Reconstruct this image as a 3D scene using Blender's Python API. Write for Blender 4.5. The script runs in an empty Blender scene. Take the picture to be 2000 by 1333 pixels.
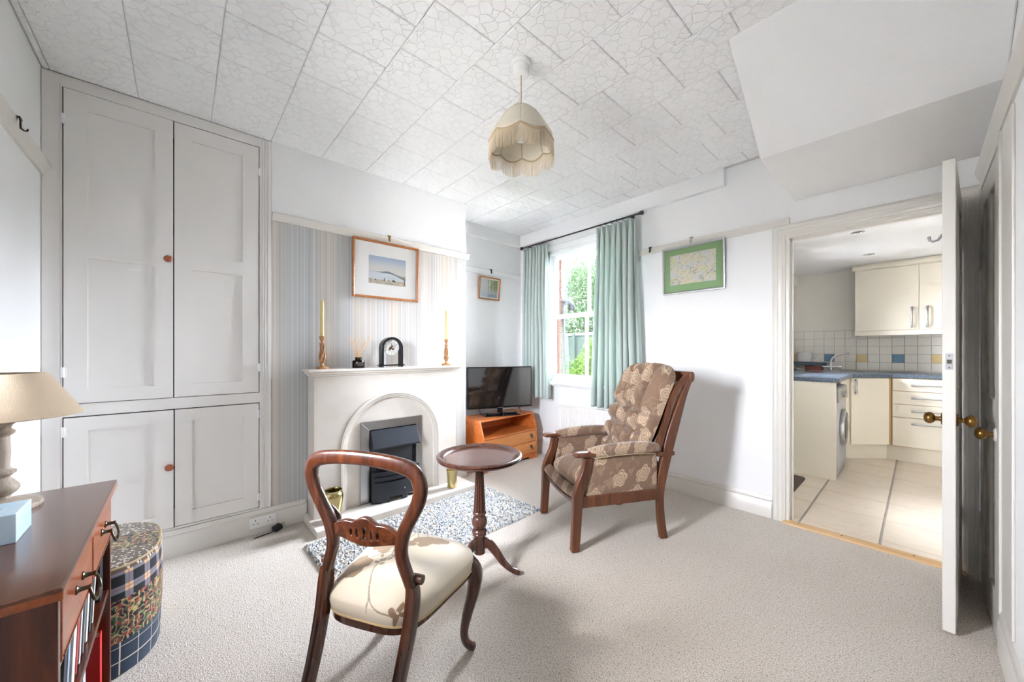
import bpy, bmesh, math, random
from mathutils import Vector, Matrix, noise as mnoise

# ------------------------------------------------------------------ camera
scene = bpy.context.scene
COL = scene.collection
CAM_H = 1.19
cam_data = bpy.data.cameras.new('camera')
cam_data.sensor_width = 36.0
cam_data.lens = 36.0 * 717.0 / 2000.0
cam_data.shift_y = (686.0 - 666.5) / 2000.0
cam_data.clip_start = 0.01
cam = bpy.data.objects.new('camera', cam_data)
cam.location = (0, 0, CAM_H)
cam.rotation_euler = (math.pi / 2, 0, math.radians(47.96))
COL.objects.link(cam)
scene.camera = cam

# ------------------------------------------------------------------ world: bright hazy summer sky
world = bpy.data.worlds.new('sky')
scene.world = world
world.use_nodes = True
wn = world.node_tree
bg = wn.nodes['Background']
sky = wn.nodes.new('ShaderNodeTexSky')
sky.sky_type = 'NISHITA'
sky.sun_disc = False
sky.sun_elevation = math.radians(48)
sky.sun_rotation = math.radians(200)
sky.dust_density = 3.0
haze = wn.nodes.new('ShaderNodeMixRGB')
haze.inputs['Fac'].default_value = 0.8
haze.inputs['Color2'].default_value = (0.86, 0.905, 1.0, 1)
sk_gain = wn.nodes.new('ShaderNodeMixRGB')
sk_gain.blend_type = 'MULTIPLY'
sk_gain.inputs['Fac'].default_value = 1.0
sk_gain.inputs['Color2'].default_value = (0.12, 0.12, 0.12, 1)
wn.links.new(sky.outputs['Color'], sk_gain.inputs['Color1'])
wn.links.new(sk_gain.outputs['Color'], haze.inputs['Color1'])
wn.links.new(haze.outputs['Color'], bg.inputs['Color'])
bg.inputs['Strength'].default_value = 9.0

def portal(name, loc, rot, sx, sy):
    d = bpy.data.lights.new(name, 'AREA')
    d.shape = 'RECTANGLE'; d.size = sx; d.size_y = sy
    d.cycles.is_portal = True
    o = bpy.data.objects.new(name, d)
    o.location = loc; o.rotation_euler = rot
    COL.objects.link(o)
portal('portal_garden_window', (-2.30, 3.30, 1.60), (math.radians(-90), 0, 0), 1.06, 1.5)
portal('portal_kitchen_window', (-1.34, 4.96, 1.52), (0, math.radians(-90), 0), 0.76, 0.74)
portal('portal_fill_window', (-1.43, -0.66, 1.515), (math.radians(90), 0, 0), 0.46, 0.83)  # portal for the added fill window above the bookcase
portal('portal_back_door', (-1.34, 3.92, 1.10), (0, math.radians(-90), 0), 1.75, 0.66)

vs = scene.view_settings
vs.view_transform = 'Standard'
vs.look = 'None'
vs.exposure = 4.3
vs.gamma = 1.0
vs.use_curve_mapping = False
scene.cycles.max_bounces = 8
scene.cycles.diffuse_bounces = 5
scene.cycles.glossy_bounces = 3
scene.cycles.transparent_max_bounces = 8
scene.cycles.use_adaptive_sampling = True
scene.cycles.adaptive_threshold = 0.08
scene.cycles.sample_clamp_indirect = 8.0
scene.cycles.caustics_reflective = False
scene.cycles.caustics_refractive = False

# ------------------------------------------------------------------ helpers
R = math.radians
def srgb(r, g, b):
    def f(c):
        c /= 255.0
        return c / 12.92 if c <= 0.04045 else ((c + 0.055) / 1.055) ** 2.4
    return (f(r), f(g), f(b), 1.0)
def lerp(a, b, t): return a + (b - a) * t
def clamp(v, a=0.0, b=1.0): return max(a, min(b, v))
def sstep(a, b, x):
    t = clamp((x - a) / (b - a)); return t * t * (3 - 2 * t)
def mixc(a, b, t): return tuple(lerp(a[i], b[i], t) for i in range(3)) + (1.0,)

class MB:
    """collects geometry for ONE mesh object"""
    def __init__(s): s.v = []; s.f = []; s.mi = []
    def add(s, vs_, fs, mi=0, M=None):
        o = len(s.v)
        s.v += [tuple(M @ Vector(p)) if M is not None else tuple(p) for p in vs_]
        for f in fs:
            s.f.append([i + o for i in f]); s.mi.append(mi)
        return s
    def box(s, x0, x1, y0, y1, z0, z1, mi=0, M=None):
        x0, x1 = min(x0, x1), max(x0, x1); y0, y1 = min(y0, y1), max(y0, y1); z0, z1 = min(z0, z1), max(z0, z1)
        return s.add([(x0,y0,z0),(x1,y0,z0),(x1,y1,z0),(x0,y1,z0),(x0,y0,z1),(x1,y0,z1),(x1,y1,z1),(x0,y1,z1)],
                     [(3,2,1,0),(4,5,6,7),(0,1,5,4),(1,2,6,5),(2,3,7,6),(3,0,4,7)], mi, M)
    def prism(s, pts, a, b, axis='x', mi=0, M=None):
        """polygon (p,q) extruded along axis: x->(y,z) y->(x,z) z->(x,y)"""
        def P(p, q, t):
            return (t, p, q) if axis == 'x' else ((p, t, q) if axis == 'y' else (p, q, t))
        n = len(pts)
        vv = [P(p, q, a) for p, q in pts] + [P(p, q, b) for p, q in pts]
        ff = [list(range(n))[::-1], list(range(n, 2 * n))] + [(i, (i + 1) % n, (i + 1) % n + n, i + n) for i in range(n)]
        return s.add(vv, ff, mi, M)
    def lathe(s, prof, n=32, mi=0, M=None, rmod=None, cap=True):
        vv = []; ff = []
        for (r, z) in prof:
            for k in range(n):
                t = 2 * math.pi * k / n
                rr = r * (rmod(t, z) if rmod else 1.0)
                vv.append((rr * math.cos(t), rr * math.sin(t), z))
        for i in range(len(prof) - 1):
            for k in range(n):
                ff.append((i*n+k, i*n+(k+1)%n, (i+1)*n+(k+1)%n, (i+1)*n+k))
        if cap and prof[0][0] > 1e-6: ff.append(list(range(n))[::-1])
        if cap and prof[-1][0] > 1e-6: ff.append(list(range((len(prof)-1)*n, len(prof)*n)))
        return s.add(vv, ff, mi, M)
    def tube(s, pts, rad, n=10, closed=False, mi=0, M=None, up=None, sq=2.0, cap=True):
        """sweep an ellipse (superellipse exponent sq); rad = r | (ra,rb) | list of those. ra is along the frame normal"""
        P = [Vector(p) for p in pts]; m = len(P)
        if not isinstance(rad, list): rad = [rad] * m
        rad = [(r, r) if not isinstance(r, tuple) else r for r in rad]
        T = []
        for i in range(m):
            if closed: t = P[(i+1) % m] - P[i-1]
            else: t = P[min(i+1, m-1)] - P[max(i-1, 0)]
            T.append(t.normalized())
        if up is not None: nrm = Vector(up)
        else:
            nrm = Vector((0, 0, 1)) if abs(T[0].z) < 0.9 else Vector((1, 0, 0))
        nrm = (nrm - T[0] * nrm.dot(T[0])).normalized()
        vv = []; ff = []
        for i in range(m):
            if up is not None: nrm = Vector(up)
            nrm = nrm - T[i] * nrm.dot(T[i])
            if nrm.length < 1e-6: nrm = T[i].orthogonal()
            nrm.normalize()
            bn = T[i].cross(nrm)
            ra, rb = rad[i]
            for k in range(n):
                a = 2 * math.pi * (k + 0.5) / n
                ca, sa = math.cos(a), math.sin(a)
                e = 2.0 / sq
                cx = math.copysign(abs(ca) ** e, ca); sx = math.copysign(abs(sa) ** e, sa)
                vv.append(tuple(P[i] + nrm * (ra * cx) + bn * (rb * sx)))
        rng = m if closed else m - 1
        for i in range(rng):
            j = (i + 1) % m
            for k in range(n):
                ff.append((i*n+k, i*n+(k+1)%n, j*n+(k+1)%n, j*n+k))
        if not closed and cap:
            ff.append(list(range(n))[::-1]); ff.append(list(range((m-1)*n, m*n)))
        return s.add(vv, ff, mi, M)
    def grid(s, nu, nv, fn, mi=0, wrap_u=False, M=None):
        vv = []; ff = []
        cu = nu if wrap_u else nu + 1
        for j in range(nv + 1):
            for i in range(cu):
                vv.append(fn(i / nu, j / nv))
        for j in range(nv):
            for i in range(nu):
                a = j*cu + i; b = j*cu + (i+1) % cu
                ff.append((a, b, b + cu, a + cu))
        return s.add(vv, ff, mi, M)
    def build(s, name, mat, parent=None, smooth=None, bevel=0, loc=None, rot=None, seg=2, weld=False, recalc=True):
        me = bpy.data.meshes.new(name)
        me.from_pydata(s.v, [], s.f)
        mats = mat if isinstance(mat, (list, tuple)) else [mat]
        for m in mats: me.materials.append(m)
        if len(mats) > 1: me.polygons.foreach_set('material_index', s.mi)
        if weld or recalc:
            bm = bmesh.new(); bm.from_mesh(me)
            if weld: bmesh.ops.remove_doubles(bm, verts=bm.verts, dist=1e-5)
            if recalc: bmesh.ops.recalc_face_normals(bm, faces=bm.faces)
            bm.to_mesh(me); bm.free()
        if smooth is not None:
            me.polygons.foreach_set('use_smooth', [True] * len(me.polygons))
            me.set_sharp_from_angle(angle=R(smooth))
        me.update()
        o = bpy.data.objects.new(name, me)
        COL.objects.link(o)
        if parent is not None: o.parent = parent
        if loc is not None: o.location = loc
        if rot is not None: o.rotation_euler = rot
        if bevel:
            b = o.modifiers.new('bevel', 'BEVEL'); b.width = bevel; b.segments = seg
            b.limit_method = 'ANGLE'; b.angle_limit = R(40)
        return o

def thing(name, label, cat, loc=(0, 0, 0), rz=0.0, group=None):
    o = bpy.data.objects.new(name, None)
    o.empty_display_size = 0.1
    COL.objects.link(o)
    o.location = loc; o.rotation_euler = (0, 0, rz)
    return tag(o, label, cat, group)
def tag(o, label, cat, group=None, kind=None):
    o['label'] = label; o['category'] = cat
    if group: o['group'] = group
    if kind: o['kind'] = kind
    return o
def struct(o, label, cat):
    return tag(o, label, cat, None, 'structure')
def child_copy(src, parent, loc=None, rot=None):
    c = src.copy(); COL.objects.link(c); c.parent = parent
    if loc is not None: c.location = loc
    if rot is not None: c.rotation_euler = rot
    return c
def copy_tree(o, parent=None):
    c = o.copy(); COL.objects.link(c); c.parent = parent
    for ch in list(o.children): copy_tree(ch, c)
    return c

def flat_curve(name, outlines, depth, mat, parent=None, loc=None, rot=None, bev=0.0):
    """filled 2-D outlines (first = outer, others = holes), extruded +-depth/2 along local z, as a mesh"""
    cu = bpy.data.curves.new(name, 'CURVE'); cu.dimensions = '2D'; cu.fill_mode = 'BOTH'
    cu.extrude = depth / 2; cu.bevel_depth = bev; cu.bevel_resolution = 1
    for pts in outlines:
        sp = cu.splines.new('POLY'); sp.points.add(len(pts) - 1)
        for p, q in zip(sp.points, pts): p.co = (q[0], q[1], 0, 1)
        sp.use_cyclic_u = True
    tmp = bpy.data.objects.new(name, cu); COL.objects.link(tmp)
    dg = bpy.context.evaluated_depsgraph_get()
    me = bpy.data.meshes.new_from_object(tmp.evaluated_get(dg))
    bpy.data.objects.remove(tmp); bpy.data.curves.remove(cu)
    me.name = name; me.materials.clear(); me.materials.append(mat)
    o = bpy.data.objects.new(name, me); COL.objects.link(o)
    if parent is not None: o.parent = parent
    if loc is not None: o.location = loc
    if rot is not None: o.rotation_euler = rot
    return o

def paint(o, fn):
    """colour attribute 'Col' from fn(local co) -> linear rgba: flat prints and woven patterns"""
    me = o.data
    a = me.color_attributes.new('Col', 'FLOAT_COLOR', 'POINT')
    buf = []
    for v in me.vertices: buf += list(fn(v.co))
    a.data.foreach_set('color', buf)

# ------------------------------------------------------------------ materials
class NG:
    def __init__(s, name):
        s.m = bpy.data.materials.new(name); s.m.use_nodes = True
        s.t = s.m.node_tree; s.b = s.t.nodes['Principled BSDF']
        s.tc = s.t.nodes.new('ShaderNodeTexCoord')
    def n(s, typ, ins=None, **props):
        nd = s.t.nodes.new(typ)
        for k, v in props.items(): setattr(nd, k, v)
        for k, v in (ins or {}).items(): s.put(nd.inputs[k], v)
        return nd
    def put(s, sock, v):
        if isinstance(v, bpy.types.NodeSocket): s.t.links.new(v, sock)
        else: sock.default_value = v
    def co(s, scale=(1, 1, 1), rot=(0, 0, 0), loc=(0, 0, 0), kind='Object'):
        mp = s.n('ShaderNodeMapping', {'Vector': s.tc.outputs[kind], 'Scale': scale, 'Rotation': rot, 'Location': loc})
        return mp.outputs['Vector']
    def noise(s, scale, detail=3, vec=None, rough=0.5, dist=0.0):
        return s.n('ShaderNodeTexNoise', {'Vector': vec or s.tc.outputs['Object'], 'Scale': scale, 'Detail': detail, 'Roughness': rough, 'Distortion': dist}).outputs['Fac']
    def vor(s, scale, feature='F1', vec=None, out='Distance', rand=1.0):
        return s.n('ShaderNodeTexVoronoi', {'Vector': vec or s.tc.outputs['Object'], 'Scale': scale, 'Randomness': rand}, feature=feature).outputs[out]
    def ramp(s, fac, stops, interp='LINEAR'):
        nd = s.n('ShaderNodeValToRGB', {'Fac': fac}); cr = nd.color_ramp; cr.interpolation = interp
        while len(cr.elements) < len(stops): cr.elements.new(0.5)
        for e, (p, c) in zip(cr.elements, stops):
            e.position = p; e.color = c if not isinstance(c, (int, float)) else (c, c, c, 1)
        return nd.outputs['Color']
    def mix(s, fac, a, b, blend='MIX'):
        nd = s.n('ShaderNodeMixRGB', {'Fac': fac, 'Color1': a, 'Color2': b}, blend_type=blend)
        return nd.outputs['Color']
    def math(s, op, a, b=0.0, c=0.0):
        return s.n('ShaderNodeMath', {0: a, 1: b, 2: c}, operation=op).outputs[0]
    def bump(s, h, strength=0.3, dist=0.01, normal=None):
        ins = {'Height': h, 'Strength': strength, 'Distance': dist}
        if normal is not None: ins['Normal'] = normal
        nd = s.n('ShaderNodeBump', ins)
        s.put(s.b.inputs['Normal'], nd.outputs['Normal']); return nd.outputs['Normal']
    def set(s, color=None, rough=None, metal=None, coat=None, spec=None, sheen=None, trans=None):
        I = s.b.inputs
        if color is not None: s.put(I['Base Color'], color)
        if rough is not None: s.put(I['Roughness'], rough)
        if metal is not None: s.put(I['Metallic'], metal)
        if coat is not None: s.put(I['Coat Weight'], coat); I['Coat Roughness'].default_value = 0.12
        if spec is not None: s.put(I['Specular IOR Level'], spec)
        if sheen is not None: s.put(I['Sheen Weight'], sheen)
        if trans is not None: s.put(I['Transmission Weight'], trans)
        return s.m

def plain(name, col, rough=0.5, metal=0.0, coat=0.0, vary=0.06, vscale=6.0, bump=0.0, bscale=80.0):
    g = NG(name)
    dark = tuple(c * (1 - vary) for c in col[:3]) + (1,)
    c = g.mix(g.noise(vscale, 3), dark, col)
    if bump: g.bump(g.noise(bscale, 3), bump, 0.004)
    return g.set(c, rough, metal, coat)

def wood(name, dark, mid, light, scale=1.0, axis='x', rough=0.35, coat=0.3):
    g = NG(name)
    st = {'x': (1.2, 14, 14), 'y': (14, 1.2, 14), 'z': (14, 14, 1.2)}[axis]
    v = g.co(tuple(k * scale for k in st))
    f = g.noise(1.6, 6, v, 0.62, 0.8)
    c = g.ramp(f, [(0.28, dark), (0.5, mid), (0.72, light)])
    blot = g.noise(3.5, 3)
    c = g.mix(g.math('MULTIPLY', blot, 0.45), c, dark)
    g.bump(f, 0.05, 0.002)
    return g.set(c, rough, 0, coat)

M = {}
def wallpaint(name, col, bump=0.12, bscale=160.0, rough=0.75):
    g = NG(name)
    w = tuple(c * 0.965 for c in col[:3]) + (1,)
    c = g.mix(g.noise(1.7, 4), w, col)
    if bump: g.bump(g.noise(bscale, 2), bump, 0.003)
    return g.set(c, rough, spec=0.3)
WHITE = srgb(241, 241, 241)
M['wall'] = wallpaint('wall paint white', WHITE, 0)
M['wall_textured'] = wallpaint('textured white paper', WHITE, 0.55, 85)
M['kwall'] = wallpaint('kitchen cream paint', srgb(241, 237, 228), 0)
M['gloss'] = plain('cream gloss paint', srgb(224, 220, 213), 0.32, vary=0.03, vscale=3, bump=0.012, bscale=30)
M['cupboard'] = plain('warm grey-white satin paint', srgb(236, 233, 229), 0.42, vary=0.03, vscale=2.5, bump=0.04, bscale=25)
M['winwhite'] = plain('window white gloss', srgb(243, 243, 243), 0.3, vary=0.02)
M['dark_gap'] = plain('dark gap', srgb(25, 23, 21), 0.9)
M['white_plastic'] = plain('white plastic', srgb(240, 240, 238), 0.35, vary=0.02)
M['black_plastic'] = plain('black plastic', srgb(16, 16, 18), 0.35)
M['chrome'] = plain('chrome', srgb(225, 227, 230), 0.12, 1.0)
M['steel'] = plain('brushed steel', srgb(176, 176, 176), 0.32, 1.0, vary=0.1, vscale=60)
M['brass'] = plain('aged brass', srgb(150, 112, 60), 0.28, 1.0, vary=0.4, vscale=25)
M['brass_bright'] = plain('polished pale brass', srgb(205, 186, 132), 0.22, 1.0, vary=0.35, vscale=18)
M['silver_frame'] = plain('silver frame', srgb(200, 200, 202), 0.3, 0.9)
# carpet: flecked beige loop pile
g = NG('carpet')
sp = g.noise(230, 2, None, 0.75)
sp2 = g.noise(95, 3, None, 0.75)
base = g.ramp(sp, [(0.33, srgb(112, 99, 86)), (0.43, srgb(190, 180, 168)), (0.60, srgb(230, 223, 213))])
base = g.mix(g.ramp(sp2, [(0.34, 0.85), (0.42, 0.0)]), base, srgb(130, 115, 100))
base = g.mix(g.ramp(g.noise(1.6, 4), [(0.42, 0.0), (0.75, 0.22)]), base, srgb(186, 168, 146))
g.bump(g.math('ADD', sp, g.math('MULTIPLY', sp2, 0.8)), 0.6, 0.008)
M['carpet'] = g.set(base, 0.95, spec=0.1, sheen=0.2)

# ceiling tile with crazed raised lines
g = NG('crackle ceiling tile')
v0 = g.tc.outputs['Object']
wob = g.n('ShaderNodeTexNoise', {'Vector': v0, 'Scale': 14.0, 'Detail': 2.0}).outputs['Color']
v1 = g.n('ShaderNodeVectorMath', {0: v0, 1: g.n('ShaderNodeVectorMath', {0: wob, 'Scale': 0.035}, operation='SCALE').outputs[0]}, operation='ADD').outputs[0]
e1 = g.vor(22, 'DISTANCE_TO_EDGE', v1)
line = g.ramp(e1, [(0.0, 1.0), (0.035, 0.85), (0.075, 0.0)])
msk = g.ramp(g.noise(9, 1, g.co(loc=(3, 1, 2))), [(0.36, 0.15), (0.5, 1.0)])
hgt = g.math('MULTIPLY', line, msk)
hgt2 = g.math('ADD', hgt, g.math('MULTIPLY', g.noise(200, 2), 0.08))
g.bump(hgt2, 0.6, 0.006)
M['ctile'] = g.set(srgb(245, 245, 245), 0.7, spec=0.3)
M['ceil_joint'] = plain('ceiling joint', srgb(214, 213, 210), 0.8)

# striped wallpaper (stripes run up the wall, vary along world y)
g = NG('striped wallpaper')
sepy = g.n('ShaderNodeSeparateXYZ', {0: g.tc.outputs['Object']}).outputs['Y']
def n1(scale, w=0.0, detail=2, rough=0.6):
    return g.n('ShaderNodeTexNoise', {'W': g.math('ADD', sepy, w), 'Scale': scale, 'Detail': detail, 'Roughness': rough}, noise_dimensions='1D').outputs['Fac']
broad = g.ramp(n1(4.2, 3.3, 1), [(0.40, srgb(188, 190, 190)), (0.50, srgb(198, 194, 189)), (0.60, srgb(206, 197, 187))])
fine = n1(95, 7.0, 3, 0.75)
c = g.mix(g.ramp(fine, [(0.34, 0.75), (0.46, 0.0)]), broad, srgb(162, 166, 168))
c = g.mix(g.ramp(n1(60, 1.7, 2), [(0.58, 0.0), (0.68, 0.55)]), c, srgb(214, 200, 186))
c = g.mix(g.ramp(n1(80, 21.7, 2), [(0.60, 0.0), (0.68, 0.6)]), c, srgb(218, 220, 221))
c = g.mix(g.ramp(n1(55, 11.1, 2), [(0.62, 0.0), (0.68, 0.55)]), c, srgb(186, 164, 146))
c = g.mix(g.ramp(n1(48, 31.1, 2), [(0.60, 0.0), (0.67, 0.55)]), c, srgb(164, 173, 179))
M['wallpaper'] = g.set(c, 0.7, spec=0.3)

# limestone fire surround
g = NG('pale limestone')
c = g.mix(g.noise(9, 5), srgb(212, 204, 193), srgb(228, 222, 213))
c = g.mix(g.ramp(g.noise(60, 3), [(0.55, 0.0), (0.8, 0.25)]), c, srgb(205, 196, 184))
g.bump(g.noise(90, 3), 0.05, 0.002)
M['stone'] = g.set(c, 0.38, spec=0.4)

M['mahog'] = wood('dark mahogany', srgb(52, 20, 11), srgb(92, 40, 20), srgb(128, 62, 31), 1.4, 'z', 0.28, 0.5)
M['mahog_top'] = wood('polished mahogany top', srgb(70, 36, 22), srgb(104, 58, 38), srgb(126, 76, 54), 1.6, 'x', 0.2, 0.6)
M['mahog_edge'] = wood('mahogany edge', srgb(120, 52, 18), srgb(160, 78, 30), srgb(184, 98, 44), 1.6, 'x', 0.3, 0.4)
M['rosewood'] = wood('balloon chair wood', srgb(38, 17, 9), srgb(78, 38, 19), srgb(110, 60, 30), 1.0, 'z', 0.27, 0.5)
M['wine_table'] = wood('wine table wood', srgb(48, 25, 18), srgb(78, 45, 34), srgb(106, 68, 54), 1.2, 'z', 0.25, 0.5)
M['wine_top'] = wood('wine table top', srgb(62, 36, 29), srgb(94, 60, 50), srgb(120, 86, 74), 1.5, 'y', 0.22, 0.5)
M['beech'] = wood('stained beech chair frame', srgb(66, 35, 19), srgb(100, 55, 30), srgb(128, 76, 44), 1.0, 'z', 0.35, 0.3)
M['teak'] = wood('orange teak', srgb(176, 88, 34), srgb(206, 116, 54), srgb(222, 138, 74), 0.8, 'y', 0.38, 0.25)
M['teak_drawer'] = wood('teak drawer front', srgb(184, 106, 44), srgb(212, 138, 68), srgb(226, 158, 88), 0.6, 'y', 0.38, 0.25)
M['pine'] = wood('pine strip', srgb(196, 154, 104), srgb(214, 176, 128), srgb(226, 194, 150), 1.2, 'x', 0.5, 0.1)
M['oakframe'] = wood('picture frame wood', srgb(148, 84, 36), srgb(180, 112, 56), srgb(198, 134, 76), 1.6, 'y', 0.35, 0.3)
M['knobwood'] = wood('cherry knob', srgb(120, 50, 22), srgb(160, 78, 40), srgb(190, 106, 62), 5, 'x', 0.25, 0.5)
M['barley'] = wood('olive wood', srgb(120, 74, 36), srgb(176, 126, 76), srgb(206, 162, 112), 6, 'z', 0.4, 0.2)
M['limed'] = wood('limed lamp wood', srgb(136, 122, 106), srgb(172, 158, 142), srgb(190, 178, 164), 4, 'z', 0.6, 0.0)
M['gold_candle'] = plain('gold wax', srgb(208, 182, 112), 0.38, 0.35, vary=0.05)

# glazing: clear with a fresnel gloss
def glazing(name, tint=(1, 1, 1, 1), gl=1.0):
    g = NG(name); t = g.t
    tr = g.n('ShaderNodeBsdfTransparent', {'Color': tint})
    gs = g.n('ShaderNodeBsdfGlossy', {'Roughness': 0.02})
    fr = g.n('ShaderNodeFresnel', {'IOR': 1.45})
    mx = g.n('ShaderNodeMixShader', {0: g.math('MULTIPLY', fr.outputs[0], gl), 1: tr.outputs[0], 2: gs.outputs[0]})
    t.links.new(mx.outputs[0], t.nodes['Material Output'].inputs['Surface'])
    return g.m
M['glass'] = glazing('window glass')
M['pglass'] = glazing('picture glass', gl=0.35)
M['amber_glass'] = glazing('smoked glass', (0.30, 0.22, 0.17, 1))

def attr_mat(name, rough=0.8, coat=0.0, bump=0.0, bscale=600, sheen=0.0, spec=0.3):
    g = NG(name)
    a = g.n('ShaderNodeAttribute', attribute_name='Col').outputs['Color']
    if bump: g.bump(g.noise(bscale, 2), bump, 0.002)
    return g.set(a, rough, coat=coat, sheen=sheen, spec=spec)
M['print'] = attr_mat('printed paper', 0.8)
M['weave'] = attr_mat('woven cloth', 0.9, bump=0.35, bscale=500, sheen=0.2)
M['silk'] = attr_mat('satin upholstery', 0.5, bump=0.05, bscale=900, sheen=0.15)
M['rug'] = attr_mat('rug wool', 0.95, bump=0.5, bscale=250, sheen=0.2)

# curtain
g = NG('sage curtain cloth')
v = g.co((1, 1, 1))
c = g.mix(g.noise(2.0, 2), srgb(198, 212, 207), srgb(211, 222, 217))
g.bump(g.noise(700, 2), 0.15, 0.002)
g.set(c, 0.85, sheen=0.2)
tl = g.n('ShaderNodeBsdfTranslucent', {'Color': srgb(190, 206, 196)})
mx = g.n('ShaderNodeMixShader', {0: 0.2, 1: g.b.outputs[0], 2: tl.outputs[0]})
g.t.links.new(mx.outputs[0], g.t.nodes['Material Output'].inputs['Surface'])
M['curtain'] = g.m

# brown floral chenille
g = NG('brown floral chenille')
ob = g.tc.outputs['Object']
SC = 7.4
def vec(op, a, b=None, scale=None):
    ins = {0: a}
    if b is not None: ins[1] = b
    if scale is not None: ins['Scale'] = scale
    return g.n('ShaderNodeVectorMath', ins, operation=op).outputs[0]
dn = g.n('ShaderNodeTexNoise', {'Vector': ob, 'Scale': 30.0, 'Detail': 2.0}).outputs['Color']
dv = vec('ADD', ob, vec('SCALE', dn, scale=0.010))
sep_ = g.n('ShaderNodeSeparateXYZ', {0: dv})
p2u = g.math('MULTIPLY', g.math('ADD', sep_.outputs['X'], sep_.outputs['Y']), 0.9)
p2v = g.math('ADD', g.math('MULTIPLY', sep_.outputs['Z'], 0.95), g.math('SUBTRACT', g.math('MULTIPLY', sep_.outputs['Y'], 0.35), g.math('MULTIPLY', sep_.outputs['X'], 0.2)))
flat = g.n('ShaderNodeCombineXYZ', {0: p2u, 1: p2v, 2: 0.0}).outputs[0]
sc = vec('SCALE', flat, scale=SC)
vn = g.n('ShaderNodeTexVoronoi', {'Vector': sc, 'Scale': 1.0, 'Randomness': 0.7}, voronoi_dimensions='2D')
loc_ = vec('SUBTRACT', sc, vn.outputs['Position'])
sx = g.n('ShaderNodeSeparateXYZ', {0: loc_})
th_n = g.math('ARCTAN2', sx.outputs['Y'], sx.outputs['X'])
rr_n = vn.outputs['Distance']
pet = g.math('MULTIPLY_ADD', g.math('ABSOLUTE', g.math('SINE', g.math('MULTIPLY', th_n, 2.5))), 0.10, 0.30)
rel = g.math('DIVIDE', rr_n, pet)
inside = g.ramp(rel, [(0.92, 1.0), (1.0, 0.0)])
swirl = g.math('FRACT', g.math('ADD', g.math('MULTIPLY', rel, 3.0), g.math('MULTIPLY', th_n, 0.477)))
pline = g.math('MULTIPLY', g.ramp(swirl, [(0.20, 1.0), (0.34, 0.0)]), inside)
rim = g.math('MULTIPLY', g.ramp(rel, [(0.90, 0.0), (0.96, 1.0)]), g.ramp(rel, [(1.0, 1.0), (1.06, 0.0)]))
lvv = vec('ADD', vec('SCALE', flat, scale=15.0), (7.3, 2.1, 0.0))
lv = g.n('ShaderNodeTexVoronoi', {'Vector': lvv, 'Scale': 1.0, 'Randomness': 1.0}, voronoi_dimensions='2D')
ll = g.n('ShaderNodeSeparateXYZ', {0: vec('SUBTRACT', lvv, lv.outputs['Position'])})
lr = g.math('DIVIDE', lv.outputs['Distance'], g.math('MULTIPLY_ADD', g.math('SINE', g.math('MULTIPLY', g.math('ARCTAN2', ll.outputs['Y'], ll.outputs['X']), 3.0)), 0.13, 0.34))
pick = g.ramp(g.n('ShaderNodeSeparateXYZ', {0: lv.outputs['Color']}).outputs['X'], [(0.48, 0.0), (0.5, 1.0)])
leaf = g.math('MULTIPLY', g.math('MULTIPLY', g.ramp(lr, [(0.9, 1.0), (1.0, 0.0)]), pick), g.math('SUBTRACT', 1.0, inside))
stm = g.ramp(g.math('ABSOLUTE', g.math('SUBTRACT', g.noise(9, 1, dv), 0.5)), [(0.006, 1.0), (0.012, 0.0)])
gr = g.mix(g.noise(120, 3, g.co((.6, .6, 6))), srgb(138, 109, 88), srgb(190, 161, 136))
BE, DK = srgb(206, 182, 154), srgb(98, 73, 57)
c = g.mix(g.math('MULTIPLY', stm, 0.7), gr, BE)
c = g.mix(g.math('MULTIPLY', leaf, 0.65), c, BE)
c = g.mix(g.math('MULTIPLY', inside, 0.45), c, BE)
c = g.mix(g.math('MULTIPLY', pline, 0.6), c, DK)
c = g.mix(g.math('MULTIPLY', rim, 0.6), c, DK)
g.bump(g.noise(420, 2), 0.3, 0.003)
M['floral'] = g.set(c, 0.85, sheen=0.35, spec=0.25)
g.b.inputs['Sheen Roughness'].default_value = 0.4

M['linen'] = plain('linen shade', srgb(176, 157, 133), 0.9, vary=0.08, vscale=200, bump=0.3, bscale=500)
M['cream_shade'] = plain('cream lampshade cloth', srgb(226, 218, 200), 0.8, vary=0.05, vscale=60, bump=0.1, bscale=400)
M['fringe'] = plain('cream silk fringe', srgb(228, 212, 184), 0.6, vary=0.08, vscale=90)
M['braid'] = plain('tan braid', srgb(190, 168, 136), 0.8)
M['kcab'] = plain('cream kitchen laminate', srgb(238, 231, 215), 0.42, vary=0.02, vscale=2)
M['kcab_edge'] = plain('tan laminate edge', srgb(208, 176, 128), 0.5, vary=0.03)
g = NG('blue speckled worktop')
c = g.ramp(g.noise(70, 4, None, 0.75), [(0.3, srgb(52, 62, 76)), (0.52, srgb(92, 106, 122)), (0.72, srgb(142, 154, 166))])
M['worktop'] = g.set(c, 0.3)
M['ktile'] = plain('white glazed tile', srgb(240, 236, 228), 0.15, vary=0.02)
M['ktile_blue'] = plain('blue glazed tile', srgb(116, 152, 178), 0.15, vary=0.06)
M['ktile_yellow'] = plain('yellow glazed tile', srgb(232, 208, 152), 0.15, vary=0.05)
M['grout'] = plain('grout', srgb(196, 190, 182), 0.9)
g = NG('stone floor tile')
c = g.mix(g.noise(3.2, 6, g.co((1.2, 3.5, 1)), 0.65, 1.2), srgb(206, 188, 168), srgb(232, 222, 208))
c = g.mix(g.ramp(g.noise(14, 5), [(0.55, 0.0), (0.75, 0.35)]), c, srgb(196, 184, 172))
M['kfloor'] = g.set(c, 0.32)
M['kgrout'] = plain('floor grout', srgb(176, 168, 160), 0.9)
M['appliance'] = plain('silver grey appliance', srgb(172, 174, 178), 0.35, 0.3)
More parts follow.
